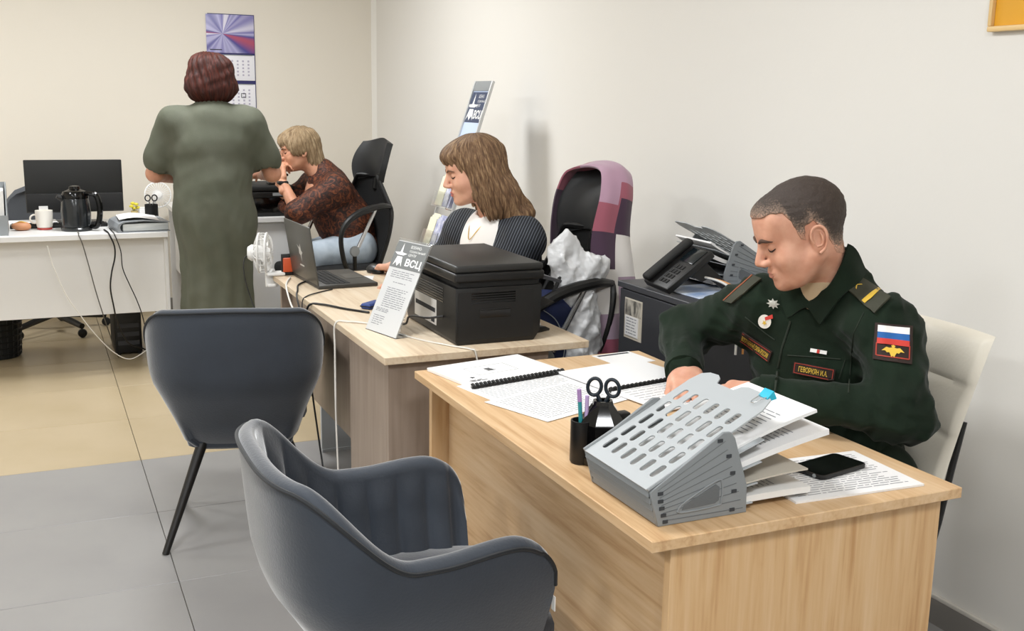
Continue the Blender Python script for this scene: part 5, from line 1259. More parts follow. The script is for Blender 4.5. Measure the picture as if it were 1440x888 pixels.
# ------------------------------------------------------------------ people
def mat_hair(name, c1, c2, c3, sc=1.0):
    m = bpy.data.materials.new(name); m.use_nodes = True; nt = m.node_tree; b = nt.nodes['Principled BSDF']; L = nt.links
    at = nt.nodes.new('ShaderNodeAttribute'); at.attribute_name = 'strand'
    n = nt.nodes.new('ShaderNodeTexNoise'); n.inputs['Scale'].default_value = 5.0 * sc; n.inputs['Detail'].default_value = 6; n.inputs['Roughness'].default_value = 0.65; n.inputs['Distortion'].default_value = 0.5
    L.new(at.outputs['Vector'], n.inputs['Vector'])
    r = nt.nodes.new('ShaderNodeValToRGB'); e = r.color_ramp.elements
    e[0].position = 0.34; e[0].color = lin(c1); e[1].position = 0.70; e[1].color = lin(c3); k = e.new(0.5); k.color = lin(c2)
    L.new(n.outputs['Fac'], r.inputs['Fac']); L.new(r.outputs['Color'], b.inputs['Base Color'])
    bp = nt.nodes.new('ShaderNodeBump'); bp.inputs['Strength'].default_value = 0.8; bp.inputs['Distance'].default_value = 0.006
    L.new(n.outputs['Fac'], bp.inputs['Height']); L.new(bp.outputs['Normal'], b.inputs['Normal'])
    b.inputs['Roughness'].default_value = 0.55; b.inputs['Specular IOR Level'].default_value = 0.25
    return m
def hair_obj(ops, lo, hi, res, m, parent, M, crown=(-0.03, 0.0)):
    v, f = sdf_mesh(ops, lo, hi, res)
    o = mesh_arr('hair', [(v, f, M)], m, parent)
    dx, dy = v[:, 0] - crown[0], v[:, 1] - crown[1]; r = np.hypot(dx, dy) + 1e-6
    S = np.stack([dx / r * 3.0, dy / r * 3.0, v[:, 2] * 3.5 - r * 2.0], 1).astype(np.float32)
    at = o.data.attributes.new('strand', 'FLOAT_VECTOR', 'POINT'); at.data.foreach_set('vector', S.ravel())
    return o
def mat_skin(name, c, c2): return mat(name, c, 0.48, noise=(28, c2), sss=0.12, spec=0.4)

M_LIP = mat('lips', '#b5705f', 0.45)
M_BROW = mat('eyebrow_brown', '#4a352a', 0.8)
M_LASH = mat('lash_dark', '#2a1d18', 0.8)

def head_frame(pos, yaw, pitch=0.0, roll=0.0, s=1.0):
    """local +x forward, +y left, +z up; pitch>0 looks down"""
    return Matrix.Translation(pos) @ Matrix.Rotation(math.radians(yaw), 4, 'Z') @ Matrix.Rotation(math.radians(pitch), 4, 'Y') @ Matrix.Rotation(math.radians(roll), 4, 'X') @ Matrix.Scale(s, 4)

def head_ops(neck, fem=False, full=0.0, nr=0.055):
    """neck: neck-base point in head coordinates; full: fuller cheeks"""
    o = [('+', ell((-0.014, 0, 0.034), (0.099, 0.077, 0.086)))]
    o += [('+', ell((0.036, 0, -0.018), (0.060, 0.061 + full * 0.006, 0.082)), 0.03)]
    jw = 0.046 if fem else 0.052
    o += [('+', ell((0.034, 0, -0.074), (0.054, jw + full * 0.01, 0.038 + full * 0.006)), 0.03)]
    for s in (1, -1):
        o += [('+', rc((0.0, s * (jw + 0.008), -0.05), (0.052, s * 0.03, -0.088), 0.022 if not fem else 0.019), 0.03)]
        o += [('+', ell((0.060, s * 0.043, -0.036), (0.026, 0.024, 0.026)), 0.025)]
    o += [('+', ell((0.076, 0, -0.100), (0.022, 0.024, 0.018)), 0.022)]
    o += [('+', rc((0.084, -0.034, 0.020), (0.084, 0.034, 0.020), 0.0115 if not fem else 0.009), 0.02)]
    o += [('+', ell((0.060, 0, 0.055), (0.036, 0.058, 0.042)), 0.03)]
    for s in (1, -1):
        o += [('-', ell((0.104, s * 0.032, 0.000), (0.022, 0.021, 0.013)), 0.014)]
        o += [('+', ell((0.0785, s * 0.031, -0.001), (0.0135, 0.016, 0.0125)), 0.004)]
    o += [('+', rc((0.092, 0, 0.014), (0.116, 0, -0.032), 0.0075, 0.0105), 0.012)]
    for s in (1, -1): o += [('+', ell((0.104, s * 0.0115, -0.038), (0.013, 0.0085, 0.008)), 0.007)]
    o += [('+', ell((0.079, 0, -0.066), (0.0195, 0.029, 0.024)), 0.012)]
    o += [('+', rc((0.0945, -0.016, -0.0625), (0.0945, 0.016, -0.0625), 0.0052), 0.006)]
    o += [('+', rc((0.0925, -0.014, -0.0735), (0.0925, 0.014, -0.0735), 0.006), 0.006)]
    o += [('-', rc((0.1025, -0.024, -0.068), (0.1025, 0.024, -0.068), 0.0022), 0.004)]
    for s in (1, -1):
        E_ = rotm('Y', -12) @ rotm('Z', -s * 24)
        o += [('+', ell((-0.012, s * 0.083, -0.012), (0.0195, 0.0085, 0.033), E_), 0.005)]
        o += [('-', ell((-0.007, s * 0.0945, -0.009), (0.0115, 0.0115, 0.021), E_), 0.004)]
    o += [('+', rc((-0.03, 0, -0.05), neck, nr, nr + 0.003), 0.03)]
    return o

def face_details(parent, M, hv, hf, brow=M_BROW, lip=M_LIP, lipr=0.0048, bw=1.0):
    T_b = BVHTree.FromPolygons([Vector(v) for v in hv], [tuple(map(int, q)) for q in hf])
    def W(y, z, off):
        h = T_b.ray_cast(Vector((0.25, y, z)), Vector((-1, 0, 0)))
        p = (h[0] + Vector((off, 0, 0))) if h[0] is not None else Vector((0.09, y, z))
        return tuple(M @ p)
    for s in (1, -1):
        MB().tube([W(s * 0.009, 0.014, 0.0006), W(s * 0.020, 0.0185, 0.0012), W(s * 0.032, 0.0205, 0.001), W(s * 0.043, 0.0185, 0.0006), W(s * 0.050, 0.014, 0.0)], [0.0022 * bw, 0.0036 * bw, 0.0036 * bw, 0.0028 * bw, 0.0012], 8, 4).build('eyebrow', brow, parent)
        MB().tube([W(s * 0.0165, -0.006, 0.0002), W(s * 0.025, -0.0092, 0.0006), W(s * 0.034, -0.0098, 0.0006), W(s * 0.042, -0.0075, 0.0004), W(s * 0.0475, -0.004, 0.0002)], [0.0010, 0.0022, 0.0024, 0.0020, 0.0012], 6, 4).build('eyelashes', M_LASH, parent)
    up = [W(-0.022, -0.0680, -0.0008), W(-0.009, -0.0635, 0.0), W(0.0, -0.0645, 0.0), W(0.009, -0.0635, 0.0), W(0.022, -0.0680, -0.0008)]
    dn = [W(-0.020, -0.0690, -0.0008), W(-0.008, -0.0735, -0.0004), W(0.008, -0.0735, -0.0004), W(0.020, -0.0690, -0.0008)]
    MB().tube(up, [0.0012, lipr * 0.75, lipr * 0.7, lipr * 0.75, 0.0012], 8, 4).tube(dn, [0.0012, lipr, lipr, 0.0012], 8, 4).build('lips', lip, parent)

def hand_ops(thumb=1, curl=((12, 18, 12),) * 4, spread=5, tcurl=0.0, wrist=0.07):
    """local: x wrist->fingers, z back of the hand, thumb on the +y side when thumb=1"""
    o = [('+', rbx((0.046, 0, 0), (0.046, 0.041, 0.0145), 0.014))]
    o += [('+', rc((-wrist, 0, 0.0), (0.012, 0, 0), 0.025, 0.025), 0.02)]
    o += [('+', ell((0.034, thumb * 0.026, -0.008), (0.032, 0.020, 0.016)), 0.012)]
    ys = (0.031, 0.0105, -0.0105, -0.030); x0 = (0.086, 0.090, 0.086, 0.079)
    Ls = ((0.043, 0.027, 0.020), (0.047, 0.030, 0.021), (0.043, 0.028, 0.020), (0.034, 0.021, 0.018))
    for i in range(4):
        a = 0.0; p = np.array((x0[i] - 0.006, thumb * ys[i], 0.002)); sp = math.radians(spread * (1.5 - i)) * thumb
        r = 0.0092 if i < 3 else 0.008
        for k in range(3):
            a += math.radians(curl[i][k])
            q = p + Ls[i][k] * np.array((math.cos(a) * math.cos(sp), math.cos(a) * math.sin(sp), -math.sin(a)))
            o += [('+', rc(p, q, r, r * 0.9), 0.010 if k == 0 else 0.003)]
            p = q; r *= 0.9
    t0 = np.array((0.022, thumb * 0.034, -0.008))
    t1 = t0 + np.array((0.032, thumb * (0.022 - 0.012 * tcurl), -0.008 - 0.01 * tcurl)); t2 = t1 + np.array((0.026, thumb * (0.010 - 0.014 * tcurl), -0.006 - 0.006 * tcurl)); t3 = t2 + np.array((0.020, thumb * (0.001 - 0.01 * tcurl), -0.004))
    o += [('+', rc(t0, t1, 0.0135, 0.0115), 0.012), ('+', rc(t1, t2, 0.0112, 0.0098), 0.003), ('+', rc(t2, t3, 0.0098, 0.0082), 0.003)]
    return o
def hand_chunk(pos, fwd, back, thumb, res=0.0028, s=1.0, **k):
    v, f = sdf_mesh(hand_ops(thumb, **k), (-0.10, -0.085, -0.10), (0.205, 0.085, 0.05), res)
    return (v, f, frame(pos, fwd, back) @ Matrix.Scale(s, 4))
def nails(parent, name='fingernail'): pass

class Fr:
    """torso frame: f forward, l left, u up"""
    def __init__(s, o, yaw):
        s.o = np.array(o, float); a = math.radians(yaw); s.f = np.array((math.cos(a), math.sin(a), 0)); s.l = np.array((-math.sin(a), math.cos(a), 0)); s.u = np.array((0, 0, 1.0))
        s.R = np.stack([s.f, s.l, s.u], 1)
    def __call__(s, f, l, u): return s.o + s.f * f + s.l * l + s.u * u

def seated_legs(parent, hipL, hipR, kneeL, kneeR, ankL, ankR, m_tr, m_sh, th=0.085, fwd=(-1, 0, 0), name='trousers'):
    ops = [('+', rc(hipL, hipR, 0.115))]
    for h, k, a in ((hipL, kneeL, ankL), (hipR, kneeR, ankR)):
        ops += [('+', rc(h, k, th + 0.01, th - 0.022), 0.04), ('+', rc(k, a, th - 0.022, 0.05), 0.03)]
    ops += [('d', wrinkle(0.004, 45, 3))]
    P = np.array([hipL, hipR, kneeL, kneeR, ankL, ankR])
    o = sdf_obj(name, ops, P.min(0) - 0.15, P.max(0) + 0.15, 0.011, m_tr, parent)
    for a in (ankL, ankR):
        a = np.array(a); f = np.array(fwd, float)
        c = np.array((a[0], a[1], 0))
        so = [('+', rc(c + f * 0.17 + (0, 0, 0.042), c + f * 0.02 + (0, 0, 0.05), 0.040, 0.042)), ('+', rc(c - f * 0.03 + (0, 0, 0.045), c - f * 0.0 + (0, 0, 0.09), 0.040, 0.042), 0.03), ('&', half((0, 0, 0.002), (0, 0, -1)))]
        sdf_obj('shoe', so, c - 0.26, c + 0.26, 0.009, m_sh, parent)

# ============================ man in uniform ============================
SK1 = mat_skin('skin_man', '#d2a087', '#c48d74')
M_UNI = mat('uniform_green', '#18251a', 0.9, spec=0.2, sheen=0.08, noise=(9, '#131e14'), bump=(420, 0.10))
M_UNID = mat('epaulette_green', '#3b3c30', 0.8, bump=(500, 0.1))
HMs = head_frame((1.612, 1.962, 1.173), 159, 23, 0, 0.99)
inv = HMs.inverted()
T = Fr((1.70, 1.975, 1.02), 197)                     # base of the throat
neckW = T(-0.032, 0, 0.0)
neckL = tuple(inv @ Vector(neckW))
hv, hf = sdf_mesh(head_ops(neckL, nr=0.052), (-0.16, -0.115, -0.27), (0.15, 0.115, 0.14), 0.0027)
shL, shR = np.array((1.738, 1.805, 0.962)), np.array((1.640, 2.135, 0.958))
elL, elR = np.array((1.672, 1.665, 0.812)), np.array((1.585, 2.385, 0.852))
wrL, wrR = np.array((1.475, 1.865, 0.818)), np.array((1.462, 2.190, 0.806))
hand_R = hand_chunk(tuple(wrR + np.array((-0.008, -0.022, -0.004))), (-0.42, -0.86, -0.30), (-0.30, -0.20, 0.95), -1, curl=((22, 30, 20), (26, 32, 22), (28, 34, 22), (30, 34, 22)), spread=4, tcurl=0.6)
hand_L = hand_chunk(tuple(wrL + np.array((-0.012, 0.016, 0.0))), (-0.52, 0.85, -0.10), (-0.25, -0.25, 0.93), 1, curl=((14, 24, 16), (16, 26, 18), (18, 28, 18), (20, 28, 20)), spread=4, tcurl=0.4)
hipS = np.array((1.78, 1.95, 0.60))
tv, tf = sdf_mesh([('+', rc(hipS, T(-0.10, 0, -0.16), 0.11, 0.09)), ('+', rc(shL, shR, 0.045), 0.05), ('+', rc(neckW, T(-0.07, 0, -0.10), 0.06, 0.06), 0.04), ('+', rc(shL, elL, 0.045, 0.038), 0.03), ('+', rc(elL, wrL, 0.038, 0.028), 0.02), ('+', rc(shR, elR, 0.045, 0.038), 0.03), ('+', rc(elR, wrR, 0.038, 0.028), 0.02)], (1.35, 1.5, 0.4), (2.0, 2.55, 1.12), 0.012)
man = mesh_arr('person', [(hv, hf, HMs), hand_R, hand_L, (tv, tf, None)], SK1)
tag(man, 'man with cropped hair in a dark green military uniform, reading papers at the oak desk', 'person')
face_details(man, HMs, hv, hf, bw=1.35, lip=mat('lips_man', '#bb7d68', 0.5), lipr=0.0036)
for s in (1, -1):
    En = Matrix.Rotation(math.radians(-12), 4, 'Y') @ Matrix.Rotation(math.radians(-s * 24), 4, 'Z'); Wp = lambda a, c, y: tuple(HMs @ (Vector((-0.012, s * 0.083, -0.012)) + En @ Vector((a, s * y, c))))
    MB().tube([Wp(0.012, -0.010, 0.007), Wp(0.017, 0.008, 0.009), Wp(0.010, 0.026, 0.010), Wp(-0.004, 0.031, 0.010), Wp(-0.016, 0.020, 0.010), Wp(-0.018, 0.0, 0.010), Wp(-0.012, -0.020, 0.009), Wp(0.0, -0.031, 0.008)], [0.0025, 0.003, 0.0035, 0.0035, 0.0035, 0.003, 0.003, 0.004], 8).tube([Wp(-0.004, 0.016, 0.006), Wp(-0.009, 0.002, 0.008), Wp(-0.006, -0.012, 0.007), Wp(0.006, -0.016, 0.007)], [0.002, 0.003, 0.003, 0.0025], 8).build('ear_rim', SK1, man, smooth=70)
# cropped hair, lighter at the sides
def hairline(pts):
    xs = [p[0] for p in pts]; zs = [p[1] for p in pts]
    return lambda p: np.interp(p[:, 0], xs, zs).astype(np.float32) - p[:, 2]
HL = [(-0.13, -0.092), (-0.07, -0.085), (-0.048, -0.070), (-0.036, -0.015), (-0.014, 0.030), (0.008, 0.026), (0.014, -0.008), (0.026, 0.0), (0.032, 0.046), (0.044, 0.070), (0.066, 0.077), (0.10, 0.070)]
hops = head_ops(neckL, nr=0.052) + [('-', ell((-0.010, 0.09, -0.016), (0.026, 0.03, 0.042)), 0.004), ('-', ell((-0.010, -0.09, -0.016), (0.026, 0.03, 0.042)), 0.004), ('d', lambda p: -0.0008 - 0.0034 * np.clip((p[:, 2] + 0.05) / 0.10, 0, 1)), ('&', hairline(HL), 0.006), ('d', wrinkle(0.0010, 420, 5))]
xv, xf = sdf_mesh(hops, (-0.14, -0.11, -0.12), (0.12, 0.11, 0.15), 0.0027)
def mat_crop():
    m = bpy.data.materials.new('cropped_hair'); m.use_nodes = True; nt = m.node_tree; b = nt.nodes['Principled BSDF']; L = nt.links
    at = nt.nodes.new('ShaderNodeAttribute'); at.attribute_name = 'length'
    tc = nt.nodes.new('ShaderNodeTexCoord'); n = nt.nodes.new('ShaderNodeTexNoise'); n.inputs['Scale'].default_value = 260; n.inputs['Detail'].default_value = 3
    L.new(tc.outputs['Object'], n.inputs['Vector'])
    a = nt.nodes.new('ShaderNodeMath'); a.operation = 'MULTIPLY_ADD'; a.inputs[1].default_value = 1.3; a.inputs[2].default_value = -0.65
    L.new(n.outputs['Fac'], a.inputs[0])
    s = nt.nodes.new('ShaderNodeMath'); s.operation = 'ADD'; L.new(a.outputs[0], s.inputs[0]); L.new(at.outputs['Fac'], s.inputs[1])
    r = nt.nodes.new('ShaderNodeValToRGB'); e = r.color_ramp.elements
    e[0].position = 0.0; e[0].color = lin('#c2937b'); e[1].position = 0.85; e[1].color = lin('#3a302a'); k = e.new(0.38); k.color = lin('#796658')
    L.new(s.outputs[0], r.inputs['Fac']); L.new(r.outputs['Color'], b.inputs['Base Color'])
    bp = nt.nodes.new('ShaderNodeBump'); bp.inputs['Strength'].default_value = 0.5; bp.inputs['Distance'].default_value = 0.003
    L.new(n.outputs['Fac'], bp.inputs['Height']); L.new(bp.outputs['Normal'], b.inputs['Normal']); b.inputs['Roughness'].default_value = 0.75
    return m
ho = mesh_arr('hair', [(xv, xf, HMs)], mat_crop(), man)
at_ = ho.data.attributes.new('length', 'FLOAT', 'POINT')
hl = hairline([(-0.13, -0.078), (-0.05, -0.060), (-0.036, -0.015), (-0.012, 0.022), (0.012, 0.0), (0.03, 0.012), (0.038, 0.055), (0.10, 0.066)])(np.asarray(xv))
at_.data.foreach_set('value', np.clip(-hl / 0.055 + 0.06, 0, 1).astype(np.float32))
# jacket
jops = [('+', ell(T(-0.065, -0.018, -0.17), (0.145, 0.205, 0.19), T.R)), ('+', ell(T(-0.07, -0.012, -0.36), (0.155, 0.20, 0.17), T.R), 0.08),
        ('+', rc(T(-0.06, 0, -0.04), shL + (0, 0.03, 0.01), 0.082, 0.074), 0.06), ('+', rc(T(-0.06, 0, -0.04), shR + (0, -0.03, 0.01), 0.082, 0.072), 0.06),
        ('+', rc(T(-0.05, 0, -0.03), T(-0.04, 0, 0.0), 0.088, 0.078), 0.04),
        ('+', rc(shL, elL, 0.080, 0.066), 0.045), ('+', rc(elL, wrL, 0.064, 0.046), 0.03),
        ('+', rc(shR, elR, 0.074, 0.062), 0.045), ('+', rc(elR, wrR, 0.064, 0.046), 0.03),
        ('d', wrinkle(0.005, 40, 11, (1, 1, 0.8))), ('d', lambda p, _r=ridge(0.0085, 50, 4), _c=T(0.06, -0.02, -0.2): _r(p) * np.clip((np.sqrt(((p - _c) ** 2).sum(1)) - 0.06) / 0.16, 0.25, 1))]
jops += [('-', rc(T(0.03, 0, 0.06), T(0.10, 0, -0.065), 0.044, 0.012), 0.01)]
uni = sdf_obj('jacket', jops, (1.33, 1.5, 0.50), (2.02, 2.56, 1.12), 0.006, M_UNI, man)
# cuffs
for w_, e_ in ((wrL, elL), (wrR, elR)):
    d = (w_ - e_) / np.linalg.norm(w_ - e_)
    MB().tube([w_ - d * 0.012, w_ + d * 0.022], [0.049, 0.047], 20, smooth=False).build('cuff', M_UNI, man, smooth=60)
# undershirt
sdf_obj('undershirt', [('+', rc(T(-0.002, 0, 0.05), T(-0.004, 0, -0.05), 0.064, 0.056)), ('&', half(T(0, 0, 0.026), (-0.35 * T.f[0], -0.35 * T.f[1], 1)))], T(0, 0, -0.04) - 0.17, T(0, 0, -0.04) + 0.17, 0.006, mat('undershirt_tan', '#b7a182', 0.8), man)
# collar flaps
def collar(T, m, parent, r0=(0.068, 0.066), wid=0.05, tip=(0.115, 0.062, -0.085), back=0.055, front=0.0, th=0.004, a0=20, name='collar', c=(-0.03, 0), fall=0.075, onto=None):
    G = []
    for i in range(49):
        a = math.radians(a0 + (360 - 2 * a0) * i / 48); cf, sl = math.cos(a), math.sin(a)
        k = max(0, 1 - min(i, 48 - i) / 9.0)                # 1 at the flap ends
        hb = back + (front - back) * (0.5 + 0.5 * cf)
        row = []
        for j in range(9):
            v = j / 8
            fold = math.sin(min(v / 0.25, 1) * math.pi / 2)
            rr = 0.010 * fold + wid * v ** 1.15
            z = hb + 0.010 * math.sin(min(v / 0.3, 1) * math.pi) - fall * max(v - 0.12, 0) ** 1.1
            p = np.array((c[0] + (r0[0] + rr) * cf, c[1] + (r0[1] + rr) * sl, z))
            tp = np.array((tip[0], math.copysign(tip[1], sl), tip[2]))
            p = p + (tp - p) * (k ** 1.6) * v
            q = T(*p)
            if onto is not None and v > 0.3:
                h = onto.find_nearest(Vector(q)); tgt = np.array(h[0] + h[1] * 0.009); q = q + (tgt - q) * min(1, (v - 0.3) / 0.45)
            row.append(q)
        G.append(row)
    return MB().sheet(G, th).build(name, m, parent, smooth=70)
BJ, BM = bvh_of(uni), bvh_of(man)
def hit(b, px, off, ref):
    o_, d_ = cam_ray(*px); h = b.ray_cast(o_, d_)
    if h[0] is None or (h[0] - Vector(ref)).length > 0.25: h = b.find_nearest(o_ + d_ * (Vector(ref) - o_).length)
    n = h[1] if h[1].dot(d_) < 0 else -h[1]
    return np.array(h[0] + n * off)
inn = spline([hit(BM, p, 0.008, T(0, 0.04, 0.03)) for p in ((1186, 346), (1177, 374), (1162, 402), (1144, 421), (1128, 434))], 4)
outr = spline([hit(BJ, p, 0.010, T(0, 0.08, -0.02)) for p in ((1213, 386), (1203, 402), (1189, 420), (1173, 440), (1158, 457))], 4)
def flap(side):
    G = []
    for k in range(len(inn)):
        row = []
        for j in range(9):
            v = j / 8; p = inn[k] * (1 - v) + outr[k] * v + np.array((0, 0, 0.012 * math.sin(math.pi * min(v * 1.2, 1))))
            if side < 0:
                q = p - T.o; p = T.o + T.f * (q @ T.f) - T.l * (q @ T.l) + T.u * q[2]
            row.append(p)
        G.append(row)
    return G
for sd in (1, -1): MB().sheet(flap(sd), 0.005, up=(0, 0, 1)).build('collar_flap', M_UNI, man, smooth=70)
gA, gB = flap(1)[0], flap(-1)[0]
cb = T(-0.125, 0, 0.055)
G = [[(1 - t) ** 2 * gA[j] + 2 * t * (1 - t) * (cb + np.array((0, 0, 0.03 - 0.055 * j / 8)) + T.f * (-0.05 * j / 8)) + t * t * gB[j] for j in range(9)] for t in np.linspace(0, 1, 17)]
MB().sheet(G, 0.005, up=(0, 0, 1)).build('collar_back', M_UNI, man, smooth=70)
# epaulettes, badges, patches laid on the jacket
B = bvh_of(uni)
M_GOLDT = mat('gold_thread', '#d9b545', 0.5); M_BROWNP = mat('patch_brown', '#2a1c17', 0.8); M_REDT = mat('red_thread', '#a33a2c', 0.7)
M_SILV = mat('silver_badge', '#c9c8c2', 0.3, metal=0.7); M_PWHITE = mat('patch_white', '#e8e6e3', 0.7); M_PBLUE = mat('patch_blue', '#1c5a9c', 0.7); M_PRED = mat('patch_red', '#c23a31', 0.7)
d = Decal(B, ((1207, 391), (1252, 421), (1230, 443), (1186, 405)))
ep = d.patch('epaulette', M_UNID, man, off=0.004, th=0.005)
d.patch('stripe', M_GOLDT, ep, off=0.0105, th=0.001, box=(0.60, 0.02, 0.70, 0.98), n=6)
v, f = text2d('X'); d.poly('crossed_emblem', fit2d(v, 0.08, 0.35, 0.30, 0.75), f, M_GOLDT, ep, off=0.0115)
d2 = Decal(B, ((1060, 390), (1072, 395), (1032, 428), (1020, 425)))
ep2 = d2.patch('epaulette', M_UNID, man, off=0.004, th=0.005)
d2.patch('edge_piping', mat('piping_rust', '#8a4a2c', 0.7), ep2, off=0.0095, th=0.001, box=(0.0, 0.0, 0.12, 1.0), n=6)
# sleeve patch with flag and eagle
d = Decal(B, ((1231, 455), (1283, 460), (1282, 514), (1228, 506)))
sp = d.patch('sleeve_patch', M_BROWNP, man, off=0.002, th=0.002)
d.patch('flag_white', M_PWHITE, sp, off=0.005, th=0.0006, box=(0.08, 0.07, 0.92, 0.25))
d.patch('flag_blue', M_PBLUE, sp, off=0.005, th=0.0006, box=(0.08, 0.25, 0.92, 0.42))
d.patch('flag_red', M_PRED, sp, off=0.005, th=0.0006, box=(0.08, 0.42, 0.92, 0.57))
for bx in ((0.06, 0.55, 0.09, 0.90), (0.91, 0.55, 0.94, 0.90), (0.09, 0.88, 0.91, 0.91)): d.patch('patch_border', M_REDT, sp, off=0.005, th=0.0005, box=bx, n=3)
eg = [(0.5, 0.575), (0.56, 0.60), (0.53, 0.645), (0.60, 0.66), (0.68, 0.64), (0.80, 0.75), (0.70, 0.74), (0.66, 0.79), (0.60, 0.78), (0.57, 0.83), (0.54, 0.90), (0.5, 0.87)]
eg = eg + [(1 - a, b) for a, b in eg[::-1]][1:-1]
d.poly('eagle_emblem', eg, [tuple(range(len(eg)))], M_GOLDT, sp, off=0.0058)
# name tag and service tag
d = Decal(B, ((1118, 509), (1176, 520), (1173, 537), (1116, 525)))
nt_ = d.patch('name_tag', M_BROWNP, man, off=0.003, th=0.003)
for bx in ((0.03, 0.06, 0.97, 0.11), (0.03, 0.89, 0.97, 0.94), (0.03, 0.06, 0.045, 0.94), (0.955, 0.06, 0.97, 0.94)): d.patch('tag_border', M_REDT, nt_, off=0.0068, th=0.0005, box=bx, n=3)
d.text('name_lettering', 'ГЕВОРКЯН И.А.', M_GOLDT, nt_, (0.14, 0.28, 0.84, 0.74), off=0.0078, bold=0.012)
d = Decal(B, ((1046, 466), (1088, 494), (1083, 509), (1042, 478)))
st_ = d.patch('service_tag', M_BROWNP, man, off=0.003, th=0.003)
for bx in ((0.03, 0.06, 0.97, 0.12), (0.03, 0.88, 0.97, 0.94)): d.patch('tag_border', M_REDT, st_, off=0.0068, th=0.0005, box=bx, n=3)
d.text('service_lettering', 'ВООРУЖЕННЫЕ СИЛЫ РОССИИ', M_GOLDT, st_, (0.06, 0.28, 0.94, 0.74), off=0.0078, bold=0.01)
d = Decal(B, ((1141, 490), (1164, 494), (1163, 499), (1140, 495)))
rb = d.patch('ribbon_bar', M_PWHITE, man, off=0.003, th=0.002)
d.patch('ribbon_stripe', M_PRED, rb, off=0.0058, th=0.0005, box=(0.42, 0, 0.58, 1), n=3)
d = Decal(B, ((1077, 419), (1097, 421), (1097, 436), (1079, 434)))
v, f = star2d(0.5, 0.5, 0.5, 0.28, 8), [tuple(range(16))]
bd = d.patch('wing_badge', M_SILV, man, off=0.003, th=0.003, box=(0.3, 0.3, 0.7, 0.75))
d.poly('badge_rays', v, f, M_SILV, bd, off=0.0035)
d = Decal(B, ((1067, 439), (1088, 441), (1087, 463), (1066, 461)))
cir = [(0.45 + 0.44 * math.cos(k * math.pi / 10), 0.55 + 0.44 * math.sin(k * math.pi / 10)) for k in range(20)]
bd = d.poly('enamel_badge', cir, [tuple(range(20))], mat('enamel_white', '#e9e5dc', 0.3), man, off=0.005)
d.poly('badge_flag', [(0.45, 0.28), (0.95, 0.05), (1.0, 0.3), (0.5, 0.48)], [(0, 1, 2, 3)], M_PRED, bd, off=0.0062)
v = star2d(0.45, 0.62, 0.18, 0.08); d.poly('badge_star', v, [tuple(range(10))], M_GOLDT, bd, off=0.0064)
def surf_line(px, r, m, parent, name, off=0.0008):
    pts = []
    for k in range(len(px) - 1):
        for i in range(6):
            q = [px[k][j] + (px[k + 1][j] - px[k][j]) * i / 6 for j in (0, 1)]
            o_, dd = cam_ray(*q); h = B.ray_cast(o_, dd)
            if h[0] is not None: pts.append(h[0] + h[1] * off)
    if len(pts) > 2: return MB().tube(pts, r, 6, n=2).build(name, m, parent)
M_UNIS = mat('seam_green', '#1f281d', 0.8)
surf_line([(1112, 452), (1100, 490), (1092, 530), (1088, 560)], 0.0028, M_UNIS, man, 'zip_fly')
surf_line([(1108, 500), (1150, 503), (1189, 506)], 0.0016, M_UNIS, man, 'pocket_seam')
surf_line([(1189, 506), (1178, 538)], 0.0014, M_UNIS, man, 'pocket_seam')
surf_line([(1048, 446), (1078, 470), (1092, 480)], 0.0014, M_UNIS, man, 'pocket_seam')
surf_line([(1215, 440), (1200, 470), (1196, 520), (1192, 560)], 0.0014, M_UNIS, man, 'arm_seam')
M_SHOE = mat('black_shoe', '#0f0e0e', 0.4)
seated_legs(man, (1.78, 1.86, 0.57), (1.78, 2.05, 0.57), (1.36, 1.80, 0.53), (1.36, 2.10, 0.53), (1.37, 1.80, 0.10), (1.37, 2.10, 0.10), M_UNI, M_SHOE)

# ============================ woman at the laptop ============================
SK2 = mat_skin('skin_woman', '#dba98f', '#d09a80')
M_NAVY = mat('navy_base', '#161a24', 0.8)
def mat_pin():
    m = bpy.data.materials.new('navy_pinstripe'); m.use_nodes = True; nt = m.node_tree; b = nt.nodes['Principled BSDF']; L = nt.links
    tc = nt.nodes.new('ShaderNodeTexCoord'); mp = nt.nodes.new('ShaderNodeMapping'); mp.inputs['Rotation'].default_value = (0, math.radians(-25), math.radians(28))
    L.new(tc.outputs['Object'], mp.inputs['Vector'])
    wv = nt.nodes.new('ShaderNodeTexWave'); wv.wave_type = 'BANDS'; wv.bands_direction = 'X'; wv.inputs['Scale'].default_value = 34; wv.inputs['Distortion'].default_value = 0.6; wv.inputs['Detail'].default_value = 1
    L.new(mp.outputs['Vector'], wv.inputs['Vector'])
    r = nt.nodes.new('ShaderNodeValToRGB'); e = r.color_ramp.elements; e[0].position = 0.84; e[0].color = lin('#12151d'); e[1].position = 0.99; e[1].color = lin('#6b717b')
    L.new(wv.outputs['Fac'], r.inputs['Fac']); L.new(r.outputs['Color'], b.inputs['Base Color']); b.inputs['Roughness'].default_value = 0.8
    return m
M_PIN = mat_pin()
HM2 = head_frame((1.435, 3.535, 1.212), 168, 13, 0, 0.95); inv = HM2.inverted()
T2 = Fr((1.478, 3.532, 1.042), 196)
neckW = T2(-0.035, 0, 0.0)
hv, hf = sdf_mesh(head_ops(tuple(inv @ Vector(neckW)), fem=True, full=0.4, nr=0.047), (-0.16, -0.115, -0.27), (0.15, 0.115, 0.14), 0.0036)
sL, sR = np.array((1.565, 3.372, 0.985)), np.array((1.472, 3.702, 0.985))
eL, eR = np.array((1.50, 3.42, 0.80)), np.array((1.44, 3.90, 0.815))
eL = np.array((1.47, 3.40, 0.79))
wL, wR = np.array((1.285, 3.74, 0.775)), np.array((1.33, 4.055, 0.775))
